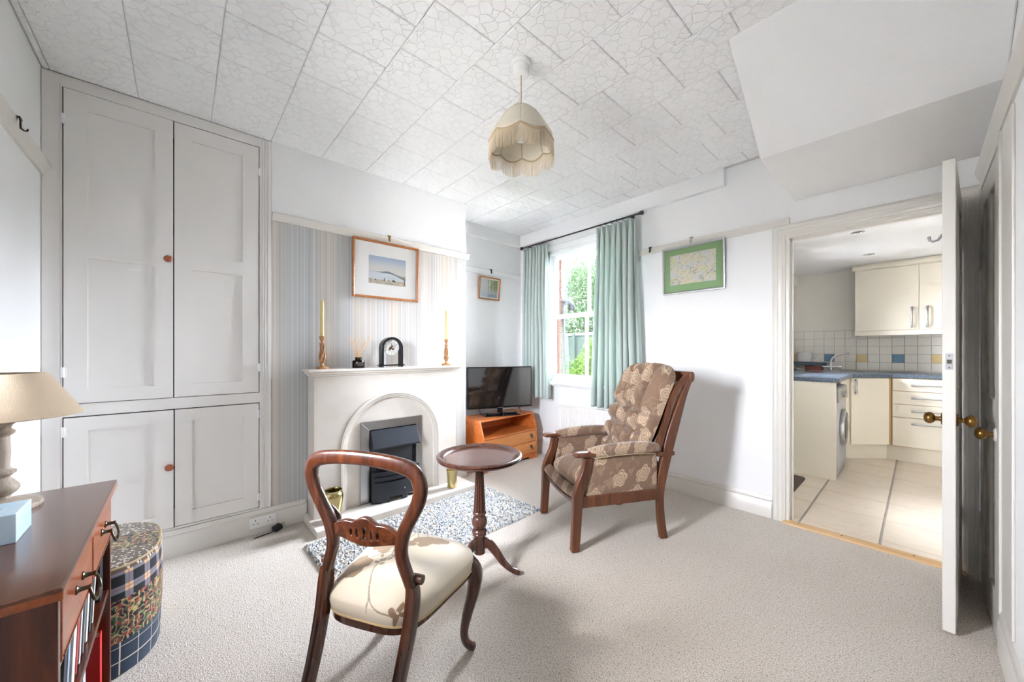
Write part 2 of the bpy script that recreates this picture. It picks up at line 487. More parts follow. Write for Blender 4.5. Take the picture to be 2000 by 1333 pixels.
M['dark_glass'] = plain('dark porthole', srgb(22, 24, 28), 0.08)
M['doormat'] = plain('brown fleck mat', srgb(104, 92, 82), 0.95, vary=0.5, vscale=150, bump=0.6, bscale=200)
M['crock'] = plain('white stoneware', srgb(238, 238, 236), 0.2)
M['fire_metal'] = plain('blue-black fire metal', srgb(38, 43, 50), 0.45, 0.3)
M['fire_dark'] = plain('black firebox', srgb(9, 9, 10), 0.8)
M['fire_grey'] = plain('firebox grey panel', srgb(50, 51, 55), 0.5)
M['coal'] = plain('coals', srgb(60, 56, 54), 0.8, vary=0.7, vscale=50, bump=0.6, bscale=60)
g = NG('tv screen'); M['screen'] = g.set(srgb(14, 15, 17), 0.06, spec=0.9); g.b.inputs['IOR'].default_value = 1.7
M['tv_bezel'] = plain('piano black', srgb(14, 14, 16), 0.18)
M['radiator'] = plain('radiator enamel', srgb(238, 236, 232), 0.35, vary=0.02)
M['rod'] = plain('dark gunmetal pole', srgb(74, 72, 74), 0.4, 0.6)
M['hook_dark'] = plain('blackened brass', srgb(62, 56, 48), 0.4, 0.8)
M['iron'] = plain('antique brass handle', srgb(92, 88, 76), 0.3, 0.9)

# outdoors
g = NG('brick'); c = g.mix(g.noise(40, 4), srgb(46, 28, 21), srgb(66, 49, 41)); g.bump(g.noise(90, 3), 0.4, 0.004)
M['brick'] = g.set(c, 0.9)
M['mortar'] = plain('mortar', srgb(74, 68, 62), 0.95)
M['grass'] = plain('lawn', srgb(40, 48, 28), 0.95, vary=0.5, vscale=20)
M['fence'] = plain('grey green fence board', srgb(24, 30, 27), 0.85, vary=0.25, vscale=4)
M['render'] = plain('neighbour render', srgb(72, 71, 74), 0.9)
M['bark'] = plain('bark', srgb(40, 32, 26), 0.95, vary=0.4, vscale=18, bump=0.6, bscale=30)
def leafmat(name, a, b):
    g = NG(name)
    c = g.mix(g.noise(3.5, 2), a, b)
    c = g.mix(g.noise(40, 1), c, tuple(min(1, k * 1.8) for k in b[:3]) + (1,))
    g.set(c, 0.8, spec=0.0)
    tl = g.n('ShaderNodeBsdfTranslucent', {'Color': b})
    mx = g.n('ShaderNodeMixShader', {0: 0.35, 1: g.b.outputs[0], 2: tl.outputs[0]})
    g.t.links.new(mx.outputs[0], g.t.nodes['Material Output'].inputs['Surface'])
    return g.m
M['leaf_tree'] = leafmat('tree leaves', srgb(12, 19, 13), srgb(32, 43, 28))
M['leaf_bush'] = leafmat('bush leaves', srgb(17, 27, 11), srgb(40, 54, 23))
M['fence_cap'] = plain('fence cap', srgb(44, 50, 48), .8)
M['pipe_black'] = plain('black gutter', srgb(4, 4, 5), .8)
M['pipe_black'].node_tree.nodes['Principled BSDF'].inputs['Specular IOR Level'].default_value = 0.05
for k_ in ('fence_cap', 'brick', 'mortar', 'grass', 'fence', 'render', 'bark'):
    M[k_].node_tree.nodes['Principled BSDF'].inputs['Specular IOR Level'].default_value = 0.0
# ================================================================== the setting
CZ = 2.59            # underside of ceiling tiles
XL, XA, YB, YF, XR = -2.90, -3.31, -0.514, 3.13, 0.225
FILL_WIN = True

b = MB().box(XA - .14, XR + .15, YB - .13, 3.155, -.08, 0.0)
struct(b.build('floor', M['carpet']), 'flecked beige fitted carpet of the sitting room', 'floor')

# back wall (behind and left of the camera) with an unseen window added to light the room
b = MB()
if FILL_WIN:
    b.box(XA - .14, -1.66, YB - .13, YB, 0, 2.62); b.box(-1.20, XR + .14, YB - .13, YB, 0, 2.62)
    b.box(-1.66, -1.20, YB - .13, YB, 0, 1.10); b.box(-1.66, -1.20, YB - .13, YB, 1.93, 2.62)
else:
    b.box(XA - .14, XR + .14, YB - .13, YB, 0, 2.62)
struct(b.build('wall_back', M['wall']), 'plain white wall behind the mahogany bureau', 'wall')
if FILL_WIN:
    w = struct(thing('fill_window', '', 'window', (-1.43, YB - .09, 1.515)), 'unseen white framed window above the mahogany bookcase, added as fill light', 'window')
    b = MB()
    b.box(-.23, .23, -.03, .03, .365, .415); b.box(-.23, .23, -.03, .03, -.415, -.365); b.box(-.23, -.18, -.03, .03, -.365, .365); b.box(.18, .23, -.03, .03, -.365, .365)
    b.build('window_frame', M['winwhite'], w)
    MB().box(-.18, .18, -.003, .003, -.365, .365).build('pane', M['glass'], w)

# chimney breast and wallpaper
br = struct(MB().box(XA - .14, XL, .449, 2.02, 0, 2.62).build('wall_left', M['wall_textured']), 'white textured chimney breast above the picture rail', 'wall')
MB().box(XL, XL + .002, .45, 2.019, .14, 2.075).build('wallpaper', M['wallpaper'], br)['label'] = 'blue grey and beige striped wallpaper'
struct(MB().box(XA - .14, XA, YB, .449, 0, 2.62).build('wall_cupboard', M['wall']), 'white wall at the back of the built in cupboard', 'wall')
struct(MB().box(XA - .14, XA, 2.02, YF, 0, 2.62).build('wall_alcove', M['wall']), 'white alcove wall behind the television', 'wall')

# far wall with window and kitchen doorway
WX0, WX1, WZ0, WZ1 = -2.87, -1.82, .86, 2.33
DX0, DX1, DZ = -.635, .17, 2.005
b = MB()
for (x0, x1, z0, z1) in ((XA - .14, WX0, 0, 2.62), (WX0, WX1, 0, WZ0), (WX0, WX1, WZ1, 2.62), (WX1, DX0, 0, 2.62), (DX0, DX1, DZ, 2.62), (DX1, XR + .15, 0, 2.62)):
    b.box(x0, x1, YF, YF + .12, z0, z1)
struct(b.build('wall_far', M['wall']), 'white wall with the garden window and the kitchen doorway', 'wall')
b = MB().box(XA, -1.0, YF - .05, YF, 2.46, CZ + .01)
struct(b.build('trim_ceiling_box', M['wall']), 'shallow white boxing above the curtain pole', 'trim')
b = MB().box(XA, XA + .045, 2.02, YF - .05, 2.46, CZ + .01)
struct(b.build('trim_alcove_box', M['wall']), 'shallow white boxing above the alcove', 'trim')

# right wall with cupboard-under-stairs door
b = MB()
b.box(XR, XR + .13, YB, 2.45, 0, 2.62); b.box(XR, XR + .13, 3.05, YF, 0, 2.62); b.box(XR, XR + .13, 2.45, 3.05, 2.02, 2.62)
struct(b.build('wall_right', M['wall']), 'white wall beside the under stairs door', 'wall')

struct(MB().box(.34, .375, 2.36, YF, 0, 2.2).box(XR + .13, .34, 2.36, 2.40, 0, 2.2).box(XR + .13, .34, 2.40, YF, 2.1, 2.2).build('wall_understairs', M['wall']), 'inner lining of the cupboard under the stairs', 'wall')
# stair soffit: flat strip then slope up to the ceiling
b = MB().prism([(YF, 2.218), (2.315, 2.222), (1.80, CZ + .02), (YF, CZ + .02)], -.575, XR, 'x')
struct(b.build('ceiling_stair', M['wall_textured'], smooth=30, bevel=.006), 'white sloping underside of the staircase', 'ceiling')

# ceiling slab with separate crackle tiles
ce = struct(MB().box(XA - .14, XR + .15, YB - .13, YF + .12, 2.598, 2.72).build('ceiling', M['ceil_joint']), 'white ceiling of square crackle pattern tiles', 'ceiling')
TS, GAP = .3105, .003
tile_me = {}
def ctile(x0, x1, y0, y1):
    w, l = x1 - x0 - GAP, y1 - y0 - GAP
    if w < .02 or l < .012: return
    key = (round(w, 3), round(l, 3))
    if key not in tile_me:
        c_ = .004; t = MB()
        a, d_ = w / 2, l / 2
        t.add([(-a, -d_, .009), (a, -d_, .009), (a, d_, .009), (-a, d_, .009),
               (-a, -d_, .003), (a, -d_, .003), (a, d_, .003), (-a, d_, .003),
               (-a + c_, -d_ + c_, 0), (a - c_, -d_ + c_, 0), (a - c_, d_ - c_, 0), (-a + c_, d_ - c_, 0)],
              [(0,1,5,4),(1,2,6,5),(2,3,7,6),(3,0,4,7),(4,5,9,8),(5,6,10,9),(6,7,11,10),(7,4,8,11),(8,9,10,11),(3,2,1,0)])
        o = t.build('tile', M['ctile'], ce, loc=((x0 + x1) / 2, (y0 + y1) / 2, CZ))
        tile_me[key] = o
    else:
        child_copy(tile_me[key], ce, loc=((x0 + x1) / 2, (y0 + y1) / 2, CZ))
rows = [YB + .004] + [-.486 + TS * k for k in range(12)]
rows = [r for r in rows if r < YF - .06] + [YF - .052]
for k in range(len(rows) - 1):
    y0, y1 = rows[k], rows[k + 1]
    off = -1.295 if k % 2 == 1 else -1.457
    xl = XL + .002 if y1 < 2.03 else XA + .047
    j = math.floor((xl - off) / TS)
    while True:
        x0 = off + j * TS; x1 = x0 + TS; j += 1
        x0c, x1c = max(x0, xl), min(x1, XR - .002)
        if x0c >= XR - .03: break
        if y0 > 2.0 and x0 > -.57: continue          # hidden above the stair soffit
        if y0 > 2.0: x1c = min(x1c, -.56)
        if x1c > x0c: ctile(x0c, x1c, y0, y1)

# skirting boards
def skirt_prof(h, t):
    return [(0, 0), (t, 0), (t, h * .70), (t * .72, h * .74), (t * .72, h * .80), (t * .9, h * .84), (t * .55, h * .93), (t * .4, h), (0, h)]
def mould(name, prof, p0, p1, nrm, mat, label, cat='trim', z=0.0):
    """extrude profile (offset along nrm, z) from p0 to p1"""
    b = MB(); n = len(prof)
    vv = [(p[0] + nrm[0] * a, p[1] + nrm[1] * a, z + c) for p in (p0, p1) for a, c in prof]
    ff = [list(range(n)), list(range(n, 2 * n))] + [(i, (i + 1) % n, (i + 1) % n + n, i + n) for i in range(n)]
    return struct(b.add(vv, ff).build(name, mat, smooth=50), label, cat)
SK = skirt_prof(.15, .02)
mould('baseboard_left', SK, (XL, YB), (XL, .655), (1, 0), M['gloss'], 'white moulded skirting below the built in cupboard', 'baseboard')
mould('baseboard_breast', SK, (XL, 1.82), (XL, 2.02), (1, 0), M['gloss'], 'short white skirting right of the fireplace', 'baseboard')
mould('baseboard_alcove', SK, (XA, 2.02), (XA, YF), (1, 0), M['gloss'], 'white skirting behind the television cabinet', 'baseboard')
mould('baseboard_far', SK, (XA, YF), (-.70, YF), (0, -1), M['gloss'], 'white moulded skirting along the window wall', 'baseboard')
mould('baseboard_right', skirt_prof(.17, .018), (XR, YB), (XR, 2.40), (-1, 0), M['gloss'], 'white moulded skirting beside the under stairs door', 'baseboard')
mould('baseboard_back', SK, (XL, YB), (XR, YB), (0, 1), M['gloss'], 'white skirting behind the bureau', 'baseboard')

RAIL = [(0, 0), (.012, 0), (.016, .012), (.022, .018), (.024, .028), (.034, .038), (.036, .05), (.026, .055), (.02, .052), (0, .052)]
mould('trim_1', RAIL, (XL, .452), (XL, 2.045), (1, 0), M['gloss'], 'white picture rail above the striped wallpaper', z=2.062)
mould('trim_2', RAIL, (XA, 2.02), (XA, YF), (1, 0), M['wall'], 'white picture rail in the television alcove', z=2.062)
mould('trim_3', RAIL, (-1.79, YF), (-.60, YF), (0, -1), M['gloss'], 'white picture rail above the green mounted picture', z=2.058)
mould('trim_4', RAIL, (XA + .3, YB), (XR, YB), (0, 1), M['gloss'], 'white picture rail left of the built in cupboard', z=2.062)
mould('trim_5', [(a * .8, c * 1.2) for a, c in RAIL], (XR, YB), (XR, YF), (-1, 0), M['gloss'], 'white picture rail above the under stairs door', z=2.075)
mould('trim_6', RAIL, (XA, YF), (WX0 - .09, YF), (0, -1), M['wall'], 'white picture rail behind the curtain next to the alcove', z=2.062)

# kitchen door lining, architrave, threshold
b = MB()
b.box(DX0, DX0 + .03, YF - .002, YF + .125, 0, DZ); b.box(DX1 - .03, DX1, YF - .002, YF + .125, 0, DZ); b.box(DX0 + .03, DX1 - .03, YF - .002, YF + .125, DZ - .03, DZ)
b.box(DX0 + .03, DX0 + .042, YF + .045, YF + .08, 0, DZ - .03); b.box(DX0 + .03, DX1 - .03, YF + .045, YF + .08, DZ - .042, DZ - .03)
struct(b.build('trim_door_lining', M['gloss']), 'cream painted lining of the kitchen doorway', 'trim')
AP = [(0, 0), (0, .012), (.012, .014), (.02, .02), (.03, .017), (.045, .018), (.052, .024), (.068, .026), (.08, .020), (.088, .012), (.088, 0)]
def architrave(name, x0, x1, z1, y, label, w=.088):
    b = MB(); n = len(AP); k = w / .088
    loops = []
    for (cx, cz, dx, dz) in ((x0, 0, -1, 0), (x0, z1, -1, 1), (x1, z1, 1, 1), (x1, 0, 1, 0)):
        loops.append([(cx + dx * a * k, y - c, cz + dz * a * k) for a, c in AP])
    vv = sum(loops, []); ff = []
    for s_ in range(3):
        for i in range(n - 1): ff.append((s_*n+i, s_*n+i+1, (s_+1)*n+i+1, (s_+1)*n+i))
    ff += [list(range(n)), list(range(3*n, 4*n))]
    return struct(b.add(vv, ff).build(name, M['gloss'], smooth=40), label, 'trim')
architrave('trim_architrave', DX0 + .012, DX1 - .012, DZ - .012, YF, 'white moulded architrave around the kitchen doorway', .075)
MB_t = MB().prism([(3.085, 0), (3.165, 0), (3.16, .010), (3.125, .014), (3.09, .010)], DX0 + .002, DX1 - .002, 'x')
th = struct(MB_t.build('trim_threshold', M['pine'], smooth=30), 'pale wooden threshold strip at the kitchen doorway', 'trim')
for x in (-.55, -.33, -.02): MB().lathe([(.005, 0), (.005, .002), (0, .0025)], 10).build('screw', M['hook_dark'], th, loc=(x, 3.125, .0125))

# pilaster board and frame of under stairs door
struct(MB().box(XR - .008, XR, 2.16, 2.40, .17, 2.06).build('trim_pilaster', M['gloss'], bevel=.004), 'flat white painted board beside the under stairs door', 'trim')
b = MB().box(XR - .014, XR, 2.40, 2.45, 0, 2.06).box(XR - .014, XR, 3.05, 3.10, 0, 2.06).box(XR - .014, XR, 2.45, 3.05, 2.02, 2.06)
struct(b.build('trim_stair_door_frame', M['gloss'], bevel=.003), 'white painted frame of the under stairs door', 'trim')
# ================================================================== doors
def ball_knob(name, parent, loc, rot, mat, rose_mat):
    k = MB().lathe([(.018, 0), (.018, .003), (.010, .006), (.0085, .016), (.011, .022), (.019, .026), (.0255, .035), (.026, .041), (.021, .051), (.011, .056), (0, .0565)], 24).build('knob', mat, parent, smooth=40, loc=loc, rot=rot)
    MB().lathe([(.027, 0), (.027, .003), (.022, .006), (0, .006)], 24).build('rose', rose_mat, k, smooth=40)
    return k

# kitchen door standing open into the room (hinged on the right jamb)
HG = Vector((.118, 3.115)); LE = Vector((.065, 2.388))
dv_ = LE - HG; dlen = dv_.length; ang = math.atan2(dv_.y, dv_.x)
d1 = struct(thing('door_1', '', 'door', (HG.x, HG.y, .012), ang), 'white kitchen door standing open edge on', 'door')
T = .037           # local: x along leaf, y = thickness (positive y = room side (+X world))
b = MB()
st, mid = .10, .06
for (x0, x1, z0, z1) in ((0, st, 0, 1.98), (dlen - st, dlen, 0, 1.98), (st, dlen - st, 0, .2), (st, dlen - st, .85, 1.0), (st, dlen - st, 1.87, 1.98), (dlen/2 - mid/2, dlen/2 + mid/2, .2, .85), (dlen/2 - mid/2, dlen/2 + mid/2, 1.0, 1.87)):
    b.box(x0, x1, 0, T, z0, z1)
b.build('leaf', M['gloss'], d1, bevel=.002)
for (x0, x1) in ((st, dlen/2 - mid/2), (dlen/2 + mid/2, dlen - st)):
    for (z0, z1) in ((.2, .85), (1.0, 1.87)):
        MB().box(x0, x1, .010, T - .010, z0, z1).build('panel', M['gloss'], d1)
ball_knob('k', d1, (dlen - .055, 0, .885), (R(90), 0, 0), M['brass'], M['brass'])
ball_knob('k', d1, (dlen - .055, T, .885), (R(-90), 0, 0), M['brass'], M['brass'])
lp = MB().box(dlen, dlen + .0015, .009, .030, 1.10, 1.168).build('latch_plate', M['steel'], d1)
MB().box(dlen + .001, dlen + .004, .013, .026, 1.125, 1.142).build('latch', M['iron'], lp, bevel=.001)
for z in (1.108, 1.158): MB().lathe([(.003, 0), (.003, .001), (0, .0012)], 8).build('screw', M['iron'], lp, loc=(dlen + .0015, .0195, z), rot=(0, R(90), 0))
hk = MB().box(dlen - .10, dlen - .085, -.004, 0, 1.66, 1.72)
hk.tube([(dlen - .0925, -.003, 1.69), (dlen - .0925, -.016, 1.668), (dlen - .0925, -.03, 1.664), (dlen - .0925, -.040, 1.672), (dlen - .0925, -.043, 1.688)], [.005, .005, .005, .005, .006], 8)
hk.build('coat_hook', M['steel'], d1, smooth=40)
for z in (.25, 1.72): MB().box(-.004, .0, .005, .032, z, z + .09).build('hinge', M['steel'], d1)

# under stairs door in the right wall (closed)
d2 = struct(thing('door_2', '', 'door', (XR - .012, 2.452, .006)), 'cream panelled under stairs door, closed, with dark round knob', 'door')
W2, H2 = .596, 2.008
b = MB()
for (y0, y1, z0, z1) in ((0, .09, 0, H2), (W2 - .09, W2, 0, H2), (.09, W2 - .09, 0, .16), (.09, W2 - .09, .86, .98), (.09, W2 - .09, 1.9, H2), (W2/2 - .04, W2/2 + .04, .16, .86), (W2/2 - .04, W2/2 + .04, .98, 1.9)):
    b.box(0, .035, y0, y1, z0, z1)
b.build('leaf', M['gloss'], d2, bevel=.003)
for (y0, y1) in ((.09, W2/2 - .04), (W2/2 + .04, W2 - .09)):
    for (z0, z1) in ((.16, .86), (.98, 1.9)):
        p_ = MB().box(.012, .03, y0, y1, z0, z1).build('panel', M['gloss'], d2)
        MB().box(.006, .014, y0 + .035, y1 - .035, z0 + .035, z1 - .035).build('raised_field', M['gloss'], p_, bevel=.006)
ball_knob('k', d2, (0, .06, .835), (0, R(-90), 0), M['brass'], M['gloss'])
for z in (.28, 1.6): MB().box(-.006, .004, W2 - .012, W2 + .002, z, z + .08).build('hinge', M['steel'], d2)

# ================================================================== garden window: vertical sliding sash
w1 = struct(thing('window_1', '', 'window', (0, 0, 0)), 'white sliding sash window onto the garden', 'window')
b = MB()
fx0, fx1, fz0, fz1 = WX0, WX1, WZ0, WZ1
yo, yi = 3.25, 3.135
b.box(fx0, fx0 + .045, yi, yo, fz0, fz1); b.box(fx1 - .045, fx1, yi, yo, fz0, fz1); b.box(fx0, fx1, yi, yo, fz1 - .045, fz1); b.box(fx0, fx1, yi, yo, fz0, fz0 + .02)
b.build('box_frame', M['winwhite'], w1, bevel=.003)
def sash(z0, z1, y, top, bot):
    x0, x1 = fx0 + .045, fx1 - .045
    b = MB(); s_ = .042; xm = (x0 + x1) / 2
    b.box(x0, x0 + s_, y - .019, y + .019, z0, z1); b.box(x1 - s_, x1, y - .019, y + .019, z0, z1)
    b.box(x0 + s_, x1 - s_, y - .019, y + .019, z1 - top, z1); b.box(x0 + s_, x1 - s_, y - .019, y + .019, z0, z0 + bot)
    s0 = b.build('sash', M['winwhite'], w1, bevel=.004)
    MB().box(xm - .013, xm + .013, y - .017, y + .017, z0 + bot, z1 - top).build('glazing_bar', M['winwhite'], s0, bevel=.004)
    for (a, c_) in ((x0 + s_, xm - .013), (xm + .013, x1 - s_)):
        MB().box(a, c_, y - .002, y + .002, z0 + bot, z1 - top).build('pane', M['glass'], s0)
sash(.88, 1.60, 3.175, .038, .05)
sash(1.56, 2.285, 3.218, .05, .038)
b = MB(); n_ = 10
APW = [(0, 0), (0, .010), (.02, .012), (.03, .018), (.055, .02), (.065, .012), (.065, 0)]
n = len(APW); loops = []
for (cx, cz, dx, dz) in ((fx0 + .01, .80, -1, 0), (fx0 + .01, fz1 - .01, -1, 1), (fx1 - .01, fz1 - .01, 1, 1), (fx1 - .01, .80, 1, 0)):
    loops.append([(cx + dx * a, YF - c_, cz + dz * a) for a, c_ in APW])
vv = sum(loops, []); ff = []
for s_ in range(3):
    for i in range(n - 1): ff.append((s_*n+i, s_*n+i+1, (s_+1)*n+i+1, (s_+1)*n+i))
b.add(vv, ff).build('architrave', M['winwhite'], w1, smooth=40)
MB().prism([(3.045, .838), (3.05, .848), (3.14, .858), (3.14, .80), (3.085, .80), (3.08, .815), (3.05, .822)], fx0 - .03, fx1 + .03, 'x').build('sill', M['winwhite'], w1, bevel=.003)

# brick reveal outside the window
we = struct(MB().box(-2.92 - .7, fx0 - .012, 3.252, 3.39, 0, 2.9).box(fx1 + .012, -1.32, 3.252, 3.39, 0, 2.9).box(fx0 - .012, fx1 + .012, 3.252, 3.39, 0, .8).box(fx0 - .012, fx1 + .012, 3.252, 3.39, 2.33, 2.9).build('wall_outside', M['mortar']), 'red brick outer wall around the garden window', 'wall')
bk = None
for k in range(21):
    z = .812 + k * .075
    if z > 2.28: break
    l0 = fx0 - .012 - (.215 if k % 2 else .1)
    br_ = MB().box(l0, fx0 - .004, 3.262, 3.397, z, z + .065)
    br_.build('brick', M['brick'], we, bevel=.003)
# ================================================================== built in cupboard
cb = thing('built_in_cupboard', 'tall cream painted built in cupboard with four panelled doors', 'cupboard', (XL, 0, 0))
y0c, y1c = YB + .002, .447
b = MB()
F0 = -.03
for (y0, y1, z0, z1) in ((y0c, -.446, .152, CZ), (.383, y1c, .152, CZ), (-.446, .383, 2.529, CZ), (-.446, .383, .853, .917), (-.446, .383, .152, .163)):
    b.box(F0, 0, y0, y1, z0, z1)
b.build('face_frame', M['cupboard'], cb)
b = MB().box(-.40, -.385, y0c, y1c, .152, CZ).box(-.385, F0, y0c, y0c + .015, .152, CZ).box(-.385, F0, y1c - .015, y1c, .152, CZ).box(-.385, F0 - .002, y0c + .015, y1c - .015, .85, .87)
b.build('carcass', M['dark_gap'], cb)
for (ya, yb_) in ((.398, .404), (.412, .418), (.428, .447)):
    MB().box(0, .006, ya, yb_, .152, CZ - .003).build('bead', M['cupboard'], cb, bevel=.002)
MB().box(0, .004, -.458, -.452, .16, 2.54).build('bead', M['cupboard'], cb, bevel=.001)
def cdoor(y0, y1, z0, z1, panels, hinge_side, knob=None, off=0.0):
    b = MB(); x0, x1 = -.024, off + .0
    pl = sorted(panels, key=lambda p: p[2])
    pa, pb = pl[0][0], pl[0][1]
    b.box(x0, x1, y0, pa, z0, z1); b.box(x0, x1, pb, y1, z0, z1)
    zs = [z0]
    for p in pl: zs += [p[2], p[3]]
    zs.append(z1)
    for i in range(0, len(zs), 2): b.box(x0, x1, pa, pb, zs[i], zs[i + 1])
    d = b.build('door', M['cupboard'], cb)
    for p in pl: MB().box(x0 + .002, x1 - .010, p[0] - .004, p[1] + .004, p[2] - .004, p[3] + .004).build('panel', M['cupboard'], d)
    hy = y0 if hinge_side < 0 else y1
    for hz in (z0 + (z1 - z0) * .10, z1 - (z1 - z0) * .10):
        h_ = MB().box(off, off + .003, hy - .010, hy + .010, hz - .024, hz + .024)
        h_.tube([(off + .004, hy, hz - .026), (off + .004, hy, hz + .026)], .005, 8)
        h_.build('hinge', M['winwhite'], d)
    if knob:
        MB().lathe([(.008, 0), (.008, .008), (.015, .012), (.019, .020), (.019, .025), (.013, .031), (0, .033)], 20).build('knob', M['knobwood'], d, smooth=45, loc=(off, knob[0], knob[1]), rot=(0, R(90), 0))
cdoor(-.441, -.034, .921, 2.524, [(-.36, -.111, .993, 1.672), (-.36, -.111, 1.762, 2.437)], -1, (-.055, 1.717), .006)
cdoor(-.029, .378, .921, 2.524, [(.048, .293, .997, 1.673), (.048, .293, 1.760, 2.438)], 1)
cdoor(-.441, -.032, .167, .847, [(-.36, -.11, .245, .775)], -1, (-.05, .521), .004)
cdoor(-.027, .378, .167, .847, [(.05, .296, .245, .775)], 1)

# ================================================================== fireplace surround
fp = thing('fireplace', 'pale limestone fireplace with arched recess, mantel shelf and hearth', 'fireplace', (0, 0, 0))
FX, FY0, FY1 = -2.74, .668, 1.805
CY, AR, SPZ = 1.242, .405, .475
def arch_pts(r, zb, n=28):
    return [(CY - r, zb)] + [(CY - r * math.cos(math.pi * i / n), SPZ + r * math.sin(math.pi * i / n)) for i in range(n + 1)] + [(CY + r, zb)]
HZ = .045
b = MB().prism([(FY0, HZ)] + arch_pts(AR, HZ) + [(FY1, HZ), (FY1, 1.015), (FY0, 1.015)], XL + .003, FX, 'x')
b.build('surround', M['stone'], fp, bevel=.003)
for (r0, r1, xx) in ((AR, AR - .02, FX + .006), (AR - .02, AR - .036, FX - .006), (AR - .036, AR - .05, FX - .018)):
    pts = arch_pts(r0, HZ) + arch_pts(r1, HZ)[::-1]
    MB().prism(pts, XL + .003, xx, 'x').build('arch_moulding', M['stone'], fp, smooth=30, bevel=.003)
b = MB().prism([(CY - AR + .05, HZ)] + arch_pts(AR - .05, HZ)[1:-1] + [(CY + AR - .05, HZ)], XL + .003, FX - .04, 'x')
bp = b.build('back_panel', M['stone'], fp)
b = MB().box(XL + .003, FX + .012, FY0 - .012, FY1 + .012, 1.015, 1.030)
b.box(XL + .003, FX + .028, FY0 - .026, FY1 + .026, 1.030, 1.046)
b.box(XL + .003, FX + .045, FY0 - .042, FY1 + .042, 1.046, 1.063)
b.build('mantel_shelf', M['stone'], fp, bevel=.004)
MB().box(XL + .003, -2.545, .635, 1.885, .0, HZ).build('hearth', M['stone'], fp, bevel=.004)

# electric fire
ef = thing('electric_fire', 'black inset electric fire with brushed steel trim in the arch', 'fire', (FX - .04, 1.242, HZ))
yl, yr, zt = -.255, .245, .612
b = MB()
b.prism([(yl, .003), (yl + .067, .003), (yl + .067, zt - .066), (yl, zt)], 0, .012, 'x')
b.prism([(yr - .052, .003), (yr, .003), (yr, zt), (yr - .052, zt - .066)], 0, .012, 'x')
b.prism([(yl + .067, zt - .066), (yr - .052, zt - .066), (yr, zt), (yl, zt)], 0, .012, 'x')
b.build('trim_frame', M['steel'], ef, bevel=.002)
a0, a1 = yl + .068, yr - .053
MB().box(.0005, .004, a0, a1, .003, zt - .067).build('firebox', M['fire_dark'], ef)
MB().box(.004, .010, a0 + .01, a1 - .035, .22, .42).build('back_plate', M['fire_grey'], ef)
MB().prism([(.004, zt - .072), (.02, zt - .072), (.075, zt - .20), (.07, zt - .212), (.004, zt - .215)], a0 + .004, a1 + .006, 'y').build('hood', M['fire_metal'], ef, bevel=.003)
b = MB()
rnd = random.Random(4)
for i in range(16):
    cy_ = lerp(a0 + .03, a1 - .03, (i + .5) / 16); r_ = rnd.uniform(.014, .022)
    Mx = Matrix.Translation((rnd.uniform(.03, .06), cy_, .245 + rnd.uniform(-.01, .016))) @ Matrix.Rotation(rnd.uniform(0, 3), 4, 'Z') @ Matrix.Diagonal((1, 1.3, .7, 1))
    b.lathe([(0, -r_), (r_ * .8, -r_ * .5), (r_, .1 * r_), (r_ * .55, r_ * .75), (0, r_)], 7, M=Mx)
b.build('coals', M['coal'], ef)
# bowed fret with slots and feet
def bow(t): return .055 + .05 * (1 - (2 * t - 1) ** 2)
def bowed(z0, z1, t0=0.0, t1=1.0, th=.012, seg=14):
    b = MB(); vv = []; ff = []
    for i in range(seg + 1):
        t = lerp(t0, t1, i / seg); y = lerp(a0, a1 + .006, t); x = bow(t)
        vv += [(x, y, z0), (x, y, z1), (x - th, y, z1), (x - th, y, z0)]
    for i in range(seg):
        o = i * 4
        for k in range(4): ff.append((o + k, o + (k + 1) % 4, o + 4 + (k + 1) % 4, o + 4 + k))
    ff += [(0, 1, 2, 3), tuple(seg * 4 + k for k in (3, 2, 1, 0))]
    return b.add(vv, ff)
fr = bowed(.205, .232).build('fret_bar', M['fire_metal'], ef, smooth=40)
bowed(.165, .192, th=.012).build('fret_bar', M['fire_metal'], ef, smooth=40)
bowed(.04, .152, th=.012).build('fret_panel', M['fire_metal'], ef, smooth=40)
bowed(.0, .232, 0, .045, th=.02, seg=3).build('fret_end', M['fire_metal'], ef, smooth=40)
bowed(.0, .232, .955, 1, th=.02, seg=3).build('fret_end', M['fire_metal'], ef, smooth=40)
for (t0, t1) in ((.05, .30), (.56, .68), (.86, .95)): bowed(.0, .045, t0, t1, th=.012, seg=4).build('foot', M['fire_metal'], ef, smooth=40)
MB().box(.03, .045, a0 + .01, a1 - .01, .015, .225).build('ash_backing', M['fire_dark'], ef)
MB().lathe([(.006, 0), (.006, .006), (.004, .01), (0, .011)], 12).build('knob', M['steel'], ef, loc=(bow(.62), lerp(a0, a1, .62), .085), rot=(0, R(90), 0), smooth=40)

